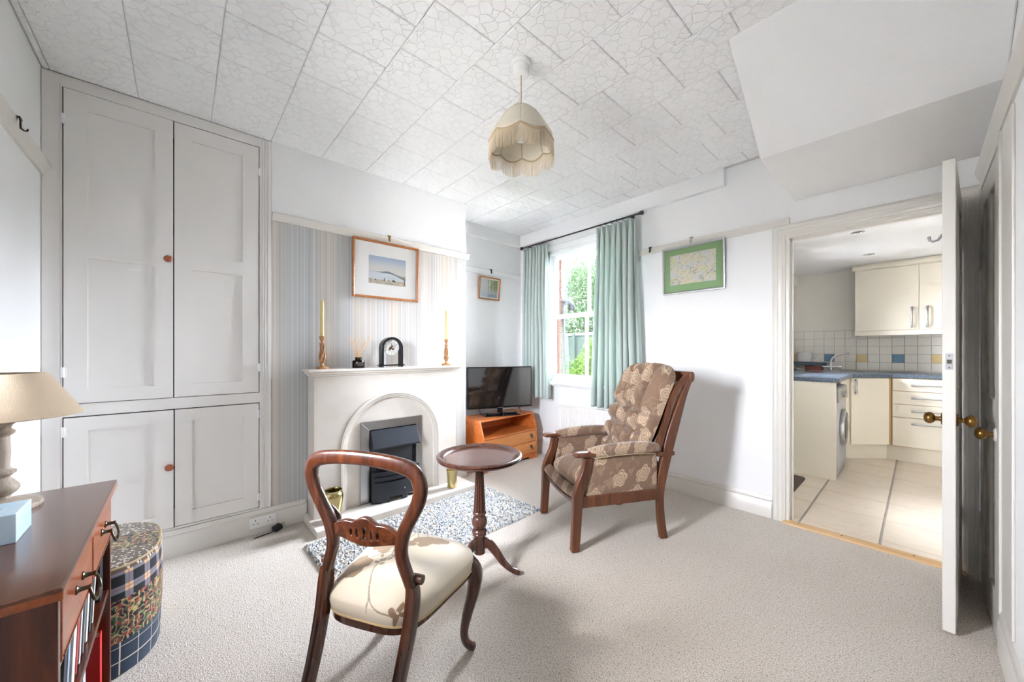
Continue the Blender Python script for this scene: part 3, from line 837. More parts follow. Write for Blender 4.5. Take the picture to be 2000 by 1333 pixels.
# ================================================================== things on the mantel and hearth
MZ = 1.0635
def candlestick(x, y, label, rz, s=1.0):
    t = thing('candlestick', label, 'candlestick', (x, y, MZ), rz)
    b = MB().lathe([(.040, 0), (.041, .008), (.036, .014), (.018, .02), (.010, .028), (.009, .036), (.016, .042), (.020, .046), (.010, .050)], 24)
    b.build('base', M['barley'], t, smooth=45)
    b = MB()
    for k in range(4):                       # open barley twist strands
        pts = []; rr = []
        for i in range(25):
            u = i / 24; a = u * 2.6 + k * math.pi / 2
            r_ = lerp(.019, .0105, u ** .8) * (1 if u > .12 else lerp(.35, 1, u / .12))
            pts.append((r_ * math.cos(a), r_ * math.sin(a), .048 + .125 * u)); rr.append(lerp(.0082, .0055, u))
        b.tube(pts, rr, 8)
    b.build('twisted_stem', M['barley'], t, smooth=60)
    b = MB().lathe([(.014, .17), (.019, .178), (.019, .182), (.010, .186), (.008, .194), (.013, .202), (.017, .21), (.018, .23), (.012, .23), (.012, .226)], 24)
    b.build('cup', M['barley'], t, smooth=45)
    MB().lathe([(.0112, .227), (.0108, .40), (.0095, .47), (.006, .482), (0, .484)], 20).build('candle', M['gold_candle'], t, smooth=45)
    return t
candlestick(-2.80, .735, 'twisted wooden candlestick with gold candle beside the reed diffuser', .3)
candlestick(-2.80, 1.742, 'twisted wooden candlestick with gold candle at the window end of the mantel', 1.0)

rd = thing('reed_diffuser', 'smoked glass reed diffuser with pale sticks on the mantel', 'diffuser', (-2.80, .983, MZ))
MB().lathe([(.041, 0), (.043, .003), (.043, .05), (.040, .056), (.026, .060), (.024, .062), (.024, .08), (.021, .08), (.021, .062), (.037, .054), (.039, .046), (.039, .006), (0, .006)], 32).build('bottle', M['amber_glass'], rd, smooth=40)
MB().lathe([(.0385, .0065), (.0385, .022), (0, .022)], 24).build('oil', plain('diffuser oil', srgb(70, 50, 38), .2), rd, smooth=40)
MB().box(.0405, .0435, -.022, .022, .016, .044).build('label_paper', plain('dark label', srgb(58, 50, 46), .6), rd)
b_ = [(-.062, .02), (-.05, -.01), (-.085, -.02), (.0, .015), (.045, -.01), (.075, .015), (.09, -.02), (-.02, -.02)]
for i, (dy, dx) in enumerate(b_):
    MB().tube([(-dx * .2, -dy * .2, .025), (dx, dy, .225 + .006 * (i % 3))], .0023, 6).build('reed', M['pine'], rd)

ck = thing('mantel_clock', 'black arched skeleton clock with round glass dial on the mantel', 'clock', (-2.80, 1.236, MZ))
b = MB().box(-.035, .035, -.100, .098, .010, .020)
for (x, y) in ((-.028, -.09), (.018, -.09), (-.028, .07), (.018, .07)): b.box(x, x + .012, y, y + .018, 0, .010)
b.build('plinth', M['tv_bezel'], ck, bevel=.002)
def clk(r, n=24): return [(-r, .02)] + [(-r * math.cos(math.pi * i / n), .148 + r * math.sin(math.pi * i / n)) for i in range(n + 1)] + [(r, .02)]
MB().prism(clk(.088) + clk(.070)[::-1], -.03, .03, 'x').build('arch_case', M['tv_bezel'], ck, smooth=35, bevel=.002)
MB().prism(clk(.070), -.004, -.002, 'x').build('back_pane', M['pglass'], ck)
dial = MB().lathe([(.062, 0), (.062, .004), (.045, .0045), (.043, .002), (.0, .002)], 40).build('dial', plain('dial plate', srgb(206, 204, 200), .4), ck, smooth=30, loc=(.004, 0, .155), rot=(0, R(90), 0))
dm = plain('dial face', srgb(226, 224, 218), .5)
MB().lathe([(.061, .0041), (.061, .0052), (.044, .0052), (.044, .0041), (.061, .0041)], 40, cap=False).build('chapter_ring', dm, ck, loc=(.004, 0, .155), rot=(0, R(90), 0))
for k in range(12):
    a = k * math.pi / 6
    MB().box(.0092, .0098, -.0012, .0012, .046, .058).build('hour_mark', M['iron'], ck, loc=(0, 0, .155), rot=(a, 0, 0))
b = MB().box(.010, .0106, -.0015, .0015, -.006, .036, M=Matrix.Rotation(R(8), 4, 'X')).box(.011, .0115, -.001, .001, -.006, .05, M=Matrix.Rotation(R(-62), 4, 'X'))
b.build('hands', M['iron'], ck, loc=(0, 0, .155))
for (y, z, r_) in ((-.008, .150, .011), (.012, .142, .008), (-.018, .138, .007), (.004, .166, .006)):
    MB().lathe([(r_, 0), (r_, .002), (r_ * .3, .002), (r_ * .3, .004), (0, .004)], 16).build('gear', M['brass'], ck, loc=(.0062, y, z), rot=(0, R(90), 0))

def vase(x, y, label, h, flare):
    if flare:
        pr = [(.036, 0), (.04, .006), (.041, h * .5), (.046, h * .9), (.050, h), (.046, h), (.042, h * .9), (.037, .02), (0, .02)]
    else:
        pr = [(.038, 0), (.042, .006), (.050, h * .35), (.062, h * .70), (.064, h * .80), (.058, h * .90), (.053, h * .93), (.057, h), (.052, h), (.048, h * .93), (.056, h * .8), (.045, h * .35), (.034, .02), (0, .02)]
    o = MB().lathe(pr, 32).build('brass_vase', M['brass_bright'], smooth=50, loc=(x, y, HZ + .0005))
    tag(o, label, 'vase')
    return o
vase(-2.655, .765, 'rounded brass vase with engraved leaves standing on the hearth', .205, False)
vase(-2.625, 1.690, 'straight flared brass vase on the hearth, half behind the round table', .15, True)
g = M['brass_bright'].node_tree   # engraved pattern darkens the brass a little
# ================================================================== pictures and hooks
def picture(name, label, cat, loc, rot, w, h, fw, fmat, mat_border, mount, fn, px=120, depth=.02, tilt=0):
    """local: x = width, z = height, front = -y"""
    t = thing(name, label, cat, loc); t.rotation_euler = rot
    b = MB()
    W, H = w / 2, h / 2
    b.add([(-W,0,-H),(W,0,-H),(W,0,H),(-W,0,H),(-W,-depth,-H),(W,-depth,-H),(W,-depth,H),(-W,-depth,H),
           (-W+fw,-depth*.6,-H+fw),(W-fw,-depth*.6,-H+fw),(W-fw,-depth*.6,H-fw),(-W+fw,-depth*.6,H-fw),
           (-W+fw,-.004,-H+fw),(W-fw,-.004,-H+fw),(W-fw,-.004,H-fw),(-W+fw,-.004,H-fw),
           (-W+fw*.5,-depth*1.05,-H+fw*.5),(W-fw*.5,-depth*1.05,-H+fw*.5),(W-fw*.5,-depth*1.05,H-fw*.5),(-W+fw*.5,-depth*1.05,H-fw*.5)],
          [(0,1,5,4),(1,2,6,5),(2,3,7,6),(3,0,4,7),(4,5,17,16),(5,6,18,17),(6,7,19,18),(7,4,16,19),(16,17,9,8),(17,18,10,9),(18,19,11,10),(19,16,8,11),
           (8,9,13,12),(9,10,14,13),(10,11,15,14),(11,8,12,15),(3,2,1,0)])
    b.build('frame', fmat, t, bevel=.0015)
    iw, ih = W - fw, H - fw
    ml, mr, mb, mt = mat_border
    if mount is not None:
        b = MB()
        b.box(-iw, -iw + ml, -.006, -.004, -ih, ih).box(iw - mr, iw, -.006, -.004, -ih, ih).box(-iw + ml, iw - mr, -.006, -.004, -ih, -ih + mb).box(-iw + ml, iw - mr, -.006, -.004, ih - mt, ih)
        b.build('mount', mount, t)
    x0, x1, z0, z1 = -iw + ml, iw - mr, -ih + mb, ih - mt
    nx = px; nz = int(px * (z1 - z0) / (x1 - x0))
    o = MB().grid(nx, nz, lambda u, v: (lerp(x0, x1, u), -.0045, lerp(z0, z1, v))).build('print', M['print'], t)
    paint(o, lambda c: fn((c.x - x0) / (x1 - x0), (c.z - z0) / (z1 - z0)))
    MB().box(-iw, iw, -.0105, -.0095, -ih, ih).build('pane', M['pglass'], t)
    return t
def fbm(x, y, s, o=3):
    v = 0; a = .5
    for i in range(o):
        v += a * mnoise.noise(Vector((x * s, y * s, i * 7.3))); s *= 2; a *= .5
    return v
def art_shore(u, v):
    sky_ = mixc(srgb(222, 219, 216), srgb(176, 194, 214), sstep(.55, 1.0, v + .06 * fbm(u, v, 4)))
    c = sky_
    hill = .44 + .05 * math.exp(-((u - .5) / .16) ** 2) * (1 + .4 * fbm(u, 0, 12)) - .10 * sstep(.55, 1, u) + .03 * sstep(.7, 1, u)
    base = .42 - .20 * sstep(.45, 1.05, u) ** 1.5
    if v < hill and v > base and u > .02:
        c = mixc(srgb(126, 138, 144), srgb(176, 172, 120), sstep(.6, 1.0, u) * sstep(base, hill, v))
        c = mixc(c, srgb(214, 216, 214), sstep(.35, .1, u) * .7)
    elif v <= base:
        c = mixc(srgb(226, 230, 232), srgb(206, 214, 222), clamp(.5 + fbm(u * .3, v, 9)))
    sand = .17 + .03 * fbm(u, 1, 5)
    if v < sand:
        c = mixc(srgb(218, 206, 182), srgb(176, 172, 162), clamp(.5 + 1.4 * fbm(u, v, 11)))
    for (px_, pz, hh, ww) in ((.41, .14, .09, .012), (.53, .14, .05, .012), (.65, .14, .07, .022), (.69, .14, .055, .02), (.18, .13, .03, .02), (.97, .08, .16, .014)):
        if abs(u - px_) < ww * (1 - .3 * (v - pz) / hh) and pz - .01 < v < pz + hh: c = srgb(72, 68, 66)
    return c
def art_wood(u, v):
    c = mixc(srgb(228, 226, 214), srgb(150, 166, 108), sstep(.15, .9, u + .5 * fbm(u, v, 6)) * sstep(.15, .6, v))
    c = mixc(c, srgb(158, 170, 188), sstep(.45, .1, v + .15 * fbm(u, v, 5)))
    if u < .42: c = mixc(c, srgb(226, 228, 230), .72)
    for tx in (.62, .43, .9, .8):
        if abs(u - tx - .01 * fbm(v, tx, 8)) < .012 and v > .28: c = srgb(92, 92, 88)
    return mixc(c, srgb(250, 250, 246), clamp(.3 * fbm(u, v, 24) + .05))
def art_pale(u, v):
    c = mixc(srgb(226, 216, 190), srgb(214, 216, 214), clamp(.5 + 1.6 * fbm(u, v, 4)))
    c = mixc(c, srgb(212, 212, 150), clamp(1.6 * fbm(u + 3, v, 6)))
    k = abs(fbm(u + 9, v * .8, 5, 4))
    if k < .012: c = mixc(c, srgb(112, 110, 116), .75)
    if fbm(u, v + 4, 26, 2) > .34: c = mixc(c, srgb(112, 118, 104), .7)
    return c
white_mount = plain('off white mount', srgb(250, 249, 246), .9, vary=.01)
green_mount = plain('sage green mount', srgb(146, 180, 130), .9, vary=.05)
RW = (0, 0, R(90))        # face +x
picture('framed_picture', 'wood framed watercolour of a shore in a wide white mount above the fireplace', 'picture', (XL + .010, 1.240, 1.836), (R(1.5), 0, R(90)), .545, .455, .018, M['oakframe'], (.105, .095, .10, .10), white_mount, art_shore, 180)
picture('framed_picture', 'small wood framed woodland picture above the television', 'picture', (XA + .02, 2.615, 1.903), (R(5), 0, R(90)), .30, .255, .016, M['oakframe'], (.012, .012, .012, .012), white_mount, art_wood, 90, .018)
picture('framed_picture', 'silver framed abstract picture with green mount between curtain and kitchen door', 'picture', (-1.246, YF - .010, 1.870), (R(1.5), R(0), 0), .492, .392, .017, M['silver_frame'], (.045, .05, .058, .05), green_mount, art_pale, 130)

def hook(loc, rz, label, mat):
    b = MB().prism([(-.017, .035), (-.012, .030), (-.006, .018), (-.008, .008), (-.004, -.008), (.004, -.008), (.008, .008), (.006, .018), (.012, .030), (.017, .035)], -.006, -.002, 'y')
    b.tube([(0, -.002, .034), (0, .006, .040), (0, .016, .036), (0, .018, .028)], (.002, .012), 8, up=(0, 0, 1))
    b.tube([(0, -.004, -.004), (0, -.012, -.012), (0, -.02, -.010), (0, -.022, -.002)], .003, 8)
    o = b.build('picture_hook', mat, smooth=40, loc=loc, rot=(0, 0, rz))
    return tag(o, label, 'hook')
hook((XL + .040, 1.246, 2.082), R(90), 'brass picture hook above the shore watercolour', M['brass'])
hook((XA + .040, 2.628, 2.085), R(90), 'dark picture hook above the small woodland picture', M['hook_dark'])
hook((-1.246, YF - .040, 2.082), 0, 'steel picture hook above the green mounted picture', M['steel'])
hook((-1.597, YF - .040, 2.074), 0, 'empty dark picture hook beside the curtain', M['hook_dark'])
hook((-2.375, YB + .040, 2.075), R(180), 'empty dark picture hook on the rail left of the cupboard', M['hook_dark'])

# ================================================================== pendant lamp
pl = thing('pendant_lamp', 'cream fringed pendant lamp hanging from the tiled ceiling', 'lamp', (-1.293, 1.226, 0))
MB().lathe([(.048, CZ), (.050, CZ - .012), (.046, CZ - .02), (.040, CZ - .022), (.038, CZ - .058), (.030, CZ - .064), (0, CZ - .064)], 32).build('ceiling_rose', M['white_plastic'], pl, smooth=40)
MB().tube([(0, 0, CZ - .06), (0, 0, 2.355)], .0028, 8).build('cord', M['braid'], pl)
MB().lathe([(.010, 2.362), (.016, 2.35), (.016, 2.32), (.02, 2.31), (.02, 2.285), (0, 2.285)], 20).build('bulb_holder', M['white_plastic'], pl, smooth=40)
MB().lathe([(.013, 2.286), (.018, 2.27), (.029, 2.245), (.030, 2.23), (.022, 2.21), (0, 2.203)], 20).build('bulb', plain('opal bulb', srgb(240, 238, 230), .3), pl, smooth=60)
prof = [(.030, 2.364), (.058, 2.355), (.084, 2.330), (.105, 2.298), (.124, 2.266), (.139, 2.240), (.149, 2.222), (.153, 0)]
NP = 8
def rim_z(t): return 2.208 - .022 * abs(math.sin(NP / 2 * t))
def lobe(t): return 1.0 + .025 * abs(math.sin(NP / 2 * t))
def shade_pt(u, v, dr=0.0):
    t = u * 2 * math.pi; f = v * (len(prof) - 1); i = min(int(f), len(prof) - 2); w = f - i
    p, q = prof[i], prof[i + 1]
    z1 = q[1] if q[1] else rim_z(t)
    r_ = lerp(p[0], q[0], w) * (lobe(t) if v > .1 else 1) + dr
    return (r_ * math.cos(t), r_ * math.sin(t), lerp(p[1], z1, w))
sh = MB().grid(128, 14, lambda u, v: shade_pt(u, v), wrap_u=True).build('shade', M['cream_shade'], pl, smooth=60)
sm = sh.modifiers.new('solid', 'SOLIDIFY'); sm.thickness = .002
for k in range(NP):
    MB().tube([shade_pt(k / NP, v / 12, -.002) for v in range(13)], .0022, 6).build('rib', M['braid'], sh)
MB().tube([shade_pt(i / 128, 1.0, .001) for i in range(128)], (.006, .003), 8, closed=True, up=(0, 0, 1)).build('braid_trim', M['braid'], sh, smooth=60)
b = MB(); rnd = random.Random(8)
for i in range(420):
    t = i / 420
    x, y, z = shade_pt(t, 1.0, .0015)
    l = .082 + rnd.uniform(-.004, .003); a = t * 2 * math.pi
    dx, dy = rnd.uniform(-.003, .003), rnd.uniform(-.003, .003)
    r_ = .0011
    c_, s_ = math.cos(a), math.sin(a)
    b.add([(x - s_*r_, y + c_*r_, z), (x + s_*r_, y - c_*r_, z), (x + c_*r_, y + s_*r_, z),
           (x + dx - s_*r_*.8, y + dy + c_*r_*.8, z - l), (x + dx + s_*r_*.8, y + dy - c_*r_*.8, z - l), (x + dx + c_*r_, y + dy + s_*r_, z - l)],
          [(0, 1, 4, 3), (1, 2, 5, 4), (2, 0, 3, 5)])
fo = b.build('fringe', M['fringe'], sh, recalc=False); fo['kind'] = 'stuff'
# ================================================================== wing armchair
ac = thing('armchair', 'high backed armchair with wooden frame and buttoned brown floral upholstery', 'armchair', (-1.467, 2.130, 0), R(152.75))
# local: +y forward, z up, x across
def side_poly(front, back, x0, x1):
    return MB().prism(front + back[::-1], x0, x1, 'x')
def smooth_path(pts, n=4):
    """Catmull-Rom through pts"""
    out = []
    P = [pts[0]] + list(pts) + [pts[-1]]
    for i in range(1, len(P) - 2):
        for k in range(n):
            t = k / n
            out.append(tuple(.5 * (2 * P[i][a] + (P[i+1][a] - P[i-1][a]) * t + (2*P[i-1][a] - 5*P[i][a] + 4*P[i+1][a] - P[i+2][a]) * t*t + (3*P[i][a] - P[i-1][a] - 3*P[i+1][a] + P[i+2][a]) * t**3) for a in range(len(pts[0]))))
    out.append(tuple(pts[-1])); return out
fl_f = smooth_path([(.332, 0), (.327, .12), (.321, .263), (.319, .335), (.296, .405), (.262, .48), (.249, .555)])
fl_b = smooth_path([(.282, 0), (.272, .12), (.262, .263), (.252, .335), (.230, .405), (.206, .48), (.199, .555)])
rl_f = smooth_path([(-.279, 0), (-.262, .12), (-.255, .25), (-.254, .353), (-.292, .533), (-.338, .695), (-.425, .898), (-.492, 1.03)])
rl_b = smooth_path([(-.332, 0), (-.312, .12), (-.303, .25), (-.318, .357), (-.366, .538), (-.412, .69), (-.475, .897), (-.528, 1.02)])
for s in (-1, 1):
    xa, xb = s * .249, s * .289
    side_poly(fl_f, fl_b, xa, xb).build('front_leg', M['beech'], ac, smooth=35, bevel=.007, seg=3)
    side_poly(rl_f, rl_b, xa, xb - s * .008).build('rear_leg', M['beech'], ac, smooth=35, bevel=.007, seg=3)
    MB().box(s * .256, s * .284, -.262, .262, .255, .325).build('side_rail', M['beech'], ac, bevel=.004)
    # wooden arm knuckle
    b = MB().tube([(s * .268, .185, .570), (s * .268, .235, .571), (s * .268, .285, .571), (s * .268, .308, .570), (s * .268, .316, .569)],
                  [(.016, .036), (.016, .036), (.0155, .034), (.012, .028), (.004, .014)], 16, up=(0, 0, 1), sq=2.8)
    b.build('arm_knuckle', M['beech'], ac, smooth=50)
    MB().box(s * .248, s * .288, -.375, -.245, .525, .553).build('arm_bracket', M['beech'], ac, bevel=.006)
    # wing strip curving up beside the back cushion
    wp = smooth_path([(-.262, .555), (-.290, .64), (-.318, .72), (-.345, .80), (-.372, .88), (-.412, .95), (-.470, 1.005), (-.512, 1.03)])
    MB().tube([(s * .262, y, z) for y, z in wp], (.014, .022), 10, up=(s, 0, 0), sq=4).build('wing_strip', M['beech'], ac, smooth=50)
    wf = [(y - .006, z - .004) for y, z in wp[2:-4]]; wb = [(y, z) for y, z in [(-.34, .56), (-.372, .66), (-.405, .78), (-.44, .88), (-.47, .95)]]
    MB().prism(wf + wb[::-1], s * .250, s * .262, 'x').build('wing_fabric', M['floral'], ac)
    # upholstered side and arm pad
    def sidefab(u, v, s=s):
        y = lerp(-.250, lerp(.245, .195, v), u); z = lerp(.318, .560, v)
        e = (math.sin(math.pi * u) * math.sin(math.pi * v)) ** .35 if 0 < u < 1 and 0 < v < 1 else 0
        return (s * (.276 + .012 * e), y, z)
    b = MB().grid(20, 12, sidefab).grid(20, 12, lambda u, v, s=s: (s * (.244 - .008 * (math.sin(math.pi * u) * math.sin(math.pi * v))), lerp(-.250, lerp(.245, .195, v), u), lerp(.318, .560, v)))
    b.build('side_upholstery', M['floral'], ac, smooth=50)
    def pad(u, v, s=s):
        y = lerp(-.258, .208, u); a = v * 2 * math.pi
        k = 1 - .25 * abs(2 * u - 1) ** 6
        hx = .040 * k * math.copysign(abs(math.cos(a)) ** .7, math.cos(a)); hz = .036 * k * math.copysign(abs(math.sin(a)) ** .7, math.sin(a))
        zc = .574 + .012 * math.sin(math.pi * u) + .006 * (1 - u)
        return (s * (.266) + hx, y, zc + hz)
    b = MB().grid(24, 20, pad); 
    b.add([pad(0, k / 20) for k in range(20)], [list(range(20))]); b.add([pad(1, k / 20) for k in range(20)], [list(range(20))])
    b.build('arm_pad', M['floral'], ac, smooth=60)
    zl = .545
    MB().tube([(s * .2985, lerp(-.225, .190, i / 20), .550 + .010 * math.sin(math.pi * i / 20)) for i in range(21)], .0028, 6).build('piping', M['braid'], ac, smooth=60)
MB().box(-.25, .25, -.345, -.315, .40, .46).build('back_rail', M['beech'], ac, bevel=.005)
MB().prism(smooth_path([(-.492, 1.03), (-.498, 1.05), (-.515, 1.055), (-.528, 1.04), (-.525, 1.0), (-.497, .98)]), -.285, .285, 'x').build('crest_rail', M['beech'], ac, smooth=40, bevel=.006)
MB().box(-.25, .25, -.29, -.262, .25, .33).build('rear_seat_rail', M['beech'], ac, bevel=.004)
# front rail: serpentine lower edge with upholstered border
n = 24
bot = [(lerp(-.25, .25, i / n), .262 + .016 * math.cos(math.pi * (2 * i / n - 1)) * 1 - .0) for i in range(n + 1)]
def rail_z(x): return .250 + .022 * (abs(x) / .25) ** 2
MB().prism([(lerp(-.25, .25, i / n), rail_z(lerp(-.25, .25, i / n))) for i in range(n + 1)] + [(lerp(.25, -.25, i / n), rail_z(lerp(.25, -.25, i / n)) + .022) for i in range(n + 1)], .262, .298, 'y').build('front_rail', M['beech'], ac, smooth=40, bevel=.004)
def border(u, v):
    x = lerp(-.249, .249, u); a = math.pi * v
    return (x, .262 + .050 * math.sin(a) ** .6 + .0, rail_z(x) + .018 + .075 * v)
MB().grid(24, 10, border).build('front_border', M['floral'], ac, smooth=60)
MB().box(-.24, .24, -.25, .262, .30, .335).build('seat_deck', M['floral'], ac)
# seat cushion
def cush(u, v):
    th_ = 2 * math.pi * u; ph = math.pi * (v - .5)
    e = .42
    def sg(c, p): return math.copysign(abs(c) ** p, c)
    cx, sx = sg(math.cos(th_), e), sg(math.sin(th_), e)
    cp, sp_ = sg(math.cos(ph), .5), sg(math.sin(ph), .7)
    x = .236 * cx * cp; y = .02 + .262 * sx * cp
    z = .395 + .052 * sp_ + (.022 * (1 - (x / .24) ** 2) * (1 - ((y - .02) / .27) ** 2) if sp_ > 0 else 0)
    z -= .012 * sstep(.1, .28, y)
    return (x, y, z)
MB().grid(64, 20, cush, wrap_u=True).build('seat_cushion', M['floral'], ac, smooth=70)
# buttoned back cushion
HB = .722
dirv = Vector((0, -.265, .665)).normalized(); nv = Vector((0, dirv.z, -dirv.y))       # nv points forward
base = Vector((0, -.175, .425))
seams = [-.118, -.004, .112]
rowsv = [.16, .335, .52]
def back_front(u, v):
    a = 2 * u - 1
    topk = 1 if v < .81 else math.sqrt(max(0, 1 - ((v - .81) / .19) ** 2))
    w = (.222 + .044 * sstep(0, .5, v)) * (.40 + .60 * topk if v > .81 else 1)
    x = a * w
    edge = (1 - abs(a) ** 5) ** .5 if abs(a) < 1 else 0
    tk = .108 * edge * (min(1, (v + .02) / .08) ** .5) * (.25 + .75 * topk if v > .81 else 1)
    # channels
    d = min(abs(x - s_) for s_ in seams)
    ch = 1 - math.exp(-(d / .024) ** 2)
    hr = 1.0
    if v < .60:
        dv2 = min(abs(v - r_ - .015 * math.sin(9 * x)) for r_ in rowsv)
        hr = 1 - .85 * math.exp(-(dv2 / .028) ** 2)
    groove = min(ch, lerp(.35, 1, hr)) * lerp(.50, 1, hr)
    tk *= lerp(.26, 1.0, groove)
    bulge = .02 * math.sin(math.pi * clamp(v * 1.05))
    p = base + dirv * (HB * v) + nv * (tk + bulge)
    return (x, p.y, p.z)
def back_rear(u, v):
    x, y, z = back_front(u, v)
    topk = 1 if v < .81 else math.sqrt(max(0, 1 - ((v - .81) / .19) ** 2))
    p = base + dirv * (HB * v) - nv * (.05 * (.3 + .7 * topk) * (1 - abs(2 * u - 1) ** 6))
    return (x, p.y, p.z)
MB().grid(96, 110, back_front).grid(40, 40, lambda u, v: back_rear(u, v)).build('back_cushion', M['floral'], ac, smooth=80)
for s_ in seams:
    for r_ in rowsv:
        v = r_
        w = .222 + .044 * sstep(0, .5, v)
        u = (s_ / w + 1) / 2
        x, y, z = back_front(u, v)
        q = Vector((0, y, z)) + nv * .003
        MB().lathe([(.009, 0), (.008, .004), (0, .006)], 12).build('button', M['floral'], ac, smooth=60, loc=(x, q.y, q.z), rot=(R(-68), 0, 0))

# ================================================================== balloon back chair
bc = thing('balloon_back_chair', 'carved mahogany balloon back chair with cream leaf patterned seat', 'chair', (-1.358, .754, 0), math.atan2(.503, .865))
RW_ = M['rosewood']
for s in (-1, 1):
    pts = smooth_path([(s * .200, -.030, .375), (s * .217, -.008, .325), (s * .210, -.008, .25), (s * .190, -.020, .16), (s * .178, -.024, .09), (s * .182, -.014, .045), (s * .196, .004, .018), (s * .204, .014, .0125)], 5)
    rr = smooth_path([(.026, .026), (.029, .029), (.025, .025), (.0195, .0195), (.0155, .0155), (.0145, .0155), (.013, .018), (.011, .015)], 5)
    b = MB().tube(pts, [tuple(r_) for r_ in rr], 14, up=(0, 1, 0), sq=2.4)
    b.build('front_leg', RW_, bc, smooth=60)
    pts = smooth_path([(s * .150, -.520, .0), (s * .152, -.470, .10), (s * .156, -.420, .22), (s * .163, -.380, .34), (s * .166, -.362, .43), (s * .163, -.360, .475)], 5)
    rr = smooth_path([(.015, .014), (.017, .016), (.019, .017), (.021, .018), (.022, .018), (.018, .016)], 5)
    MB().tube(pts, [tuple(r_) for r_ in rr], 12, up=(0, 1, 0), sq=5).build('back_leg', RW_, bc, smooth=45)
    ear = MB().lathe([(.006, -.019), (.014, -.018), (.015, 0), (.014, .018), (.006, .019)], 14).build('scroll_ear', RW_, bc, smooth=50, loc=(s * .172, -.345, .487), rot=(0, R(90), 0))
# one continuous hoop from ear to ear
half = [(.160, -.361, .470), (.148, -.364, .505), (.133, -.367, .548), (.130, -.369, .585), (.141, -.371, .635), (.170, -.375, .690), (.198, -.379, .745), (.204, -.384, .795), (.180, -.389, .834), (.115, -.392, .851), (.0, -.394, .858)]
hr_ = [(.017, .017), (.018, .017), (.019, .017), (.020, .017), (.021, .018), (.021, .016), (.022, .014), (.023, .014), (.024, .014), (.023, .013), (.022, .013)]
full = [(-x, y, z) for x, y, z in half] + [p for p in half[::-1]][1:]
frr = hr_ + hr_[::-1][1:]
pts = smooth_path(full, 5); rr = smooth_path(frr, 5)
MB().tube(pts, [(r_[1], r_[0]) for r_ in rr], 14, up=(0, 1, 0), sq=2.8).build('back_hoop', RW_, bc, smooth=55)
for s in (-1, 1):
    MB().tube([(s * .158, -.352, .672), (s * .146, -.348, .655), (s * .134, -.346, .640), (s * .126, -.348, .628)], [(.008, .010), (.012, .012), (.013, .013), (.009, .010)], 10).build('carved_scroll', RW_, bc, smooth=60)
# pierced cross rail
def cr_top(x): return .640 + .010 * abs(math.cos(x * math.pi / .085)) + .012 * math.exp(-(x / .05) ** 2) - .018 * (abs(x) / .13) ** 2
def cr_bot(x): return .592 - .014 * math.exp(-(x / .07) ** 2) + .010 * (abs(x) / .13) ** 2
N_ = 40
outer = [(lerp(-.138, .138, i / N_), cr_bot(lerp(-.138, .138, i / N_))) for i in range(N_ + 1)] + [(lerp(.138, -.138, i / N_), cr_top(lerp(.138, -.138, i / N_))) for i in range(N_ + 1)]
def ell(cx, cz, a, c_, n=14): return [(cx + a * math.cos(2 * math.pi * i / n), cz + c_ * math.sin(2 * math.pi * i / n)) for i in range(n)]
holes = [ell(-.050, .613, .0065, .014), ell(-.027, .613, .0075, .018), ell(.027, .613, .0075, .018), ell(.050, .613, .0065, .014),
         [(-.010, .592), (.010, .592), (.0035, .612), (.010, .636), (-.010, .636), (-.0035, .612)]]
flat_curve('cross_rail', [outer] + holes, .012, RW_, bc, loc=(0, -.370, 0), rot=(R(90), 0, 0), bev=.003)
# seat
def seat_half(v):  # v 0 back .. 1 front -> half width, y
    return lerp(.168, .226, v ** .8), lerp(-.375, .030, v)
def seat_raw(t):
    """closed outline by angle, superellipse between back and front widths"""
    c_, s_ = math.cos(t), math.sin(t)
    cx = math.copysign(abs(c_) ** .42, c_); sy = math.copysign(abs(s_) ** .42, s_)
    v = (sy + 1) / 2
    hw = lerp(.164, .232, v ** .9)
    y = lerp(-.385, .028, v) + (.016 * (1 - cx * cx) if sy > .9 else 0)
    return hw * cx, y
_so = [seat_raw(2 * math.pi * i / 4000) for i in range(4001)]
_sl = [0.0]
for p_, q_ in zip(_so, _so[1:]): _sl.append(_sl[-1] + math.hypot(q_[0] - p_[0], q_[1] - p_[1]))
def _even(n):
    out = []; j = 0
    for i in range(n):
        L_ = _sl[-1] * i / n
        while _sl[j + 1] < L_: j += 1
        w_ = (L_ - _sl[j]) / max(1e-9, _sl[j + 1] - _sl[j])
        out.append((lerp(_so[j][0], _so[j+1][0], w_), lerp(_so[j][1], _so[j+1][1], w_)))
    return out
_SE = _even(1440)
def seat_outline(t): return _SE[int(round(t / (2 * math.pi) * 1440)) % 1440]
def seat_pt(u, v):
    # v: 0 bottom edge outside, ->1 centre top
    t = 2 * math.pi * u
    ox, oy = seat_outline(t)
    cx, cy = 0, -.17
    if v < .3:
        w = v / .3; k = 1.0 + .03 * math.sin(math.pi * w * .8); z = lerp(.346, .392, w)
    else:
        w = (v - .3) / .7
        k = (1 + .03 * math.sin(math.pi * .8)) * (1 - w); z = .392 + .066 * (1 - (1 - w) ** 3.4) ** .85
    return (cx + (ox - cx) * k, cy + (oy - cy) * k, z)
SB, SL, SD, SS = srgb(208, 196, 176), srgb(150, 129, 103), srgb(128, 104, 80), srgb(146, 132, 113)
def leafshape(x, y, cx, cy, r_, rot, lobes, asp=1.0):
    dx, dy = x - cx, y - cy
    c_, s_ = math.cos(rot), math.sin(rot)
    a, b_2 = (dx * c_ + dy * s_), (-dx * s_ + dy * c_) * asp
    rr = math.hypot(a, b_2); th_ = math.atan2(b_2, a)
    R_ = r_ * (.78 + .22 * abs(math.cos(lobes * th_ / 2)) + .03 * math.sin(13 * th_)) * (1 - .35 * math.exp(-((abs(th_) - math.pi) / .35) ** 2))
    return rr / R_, th_
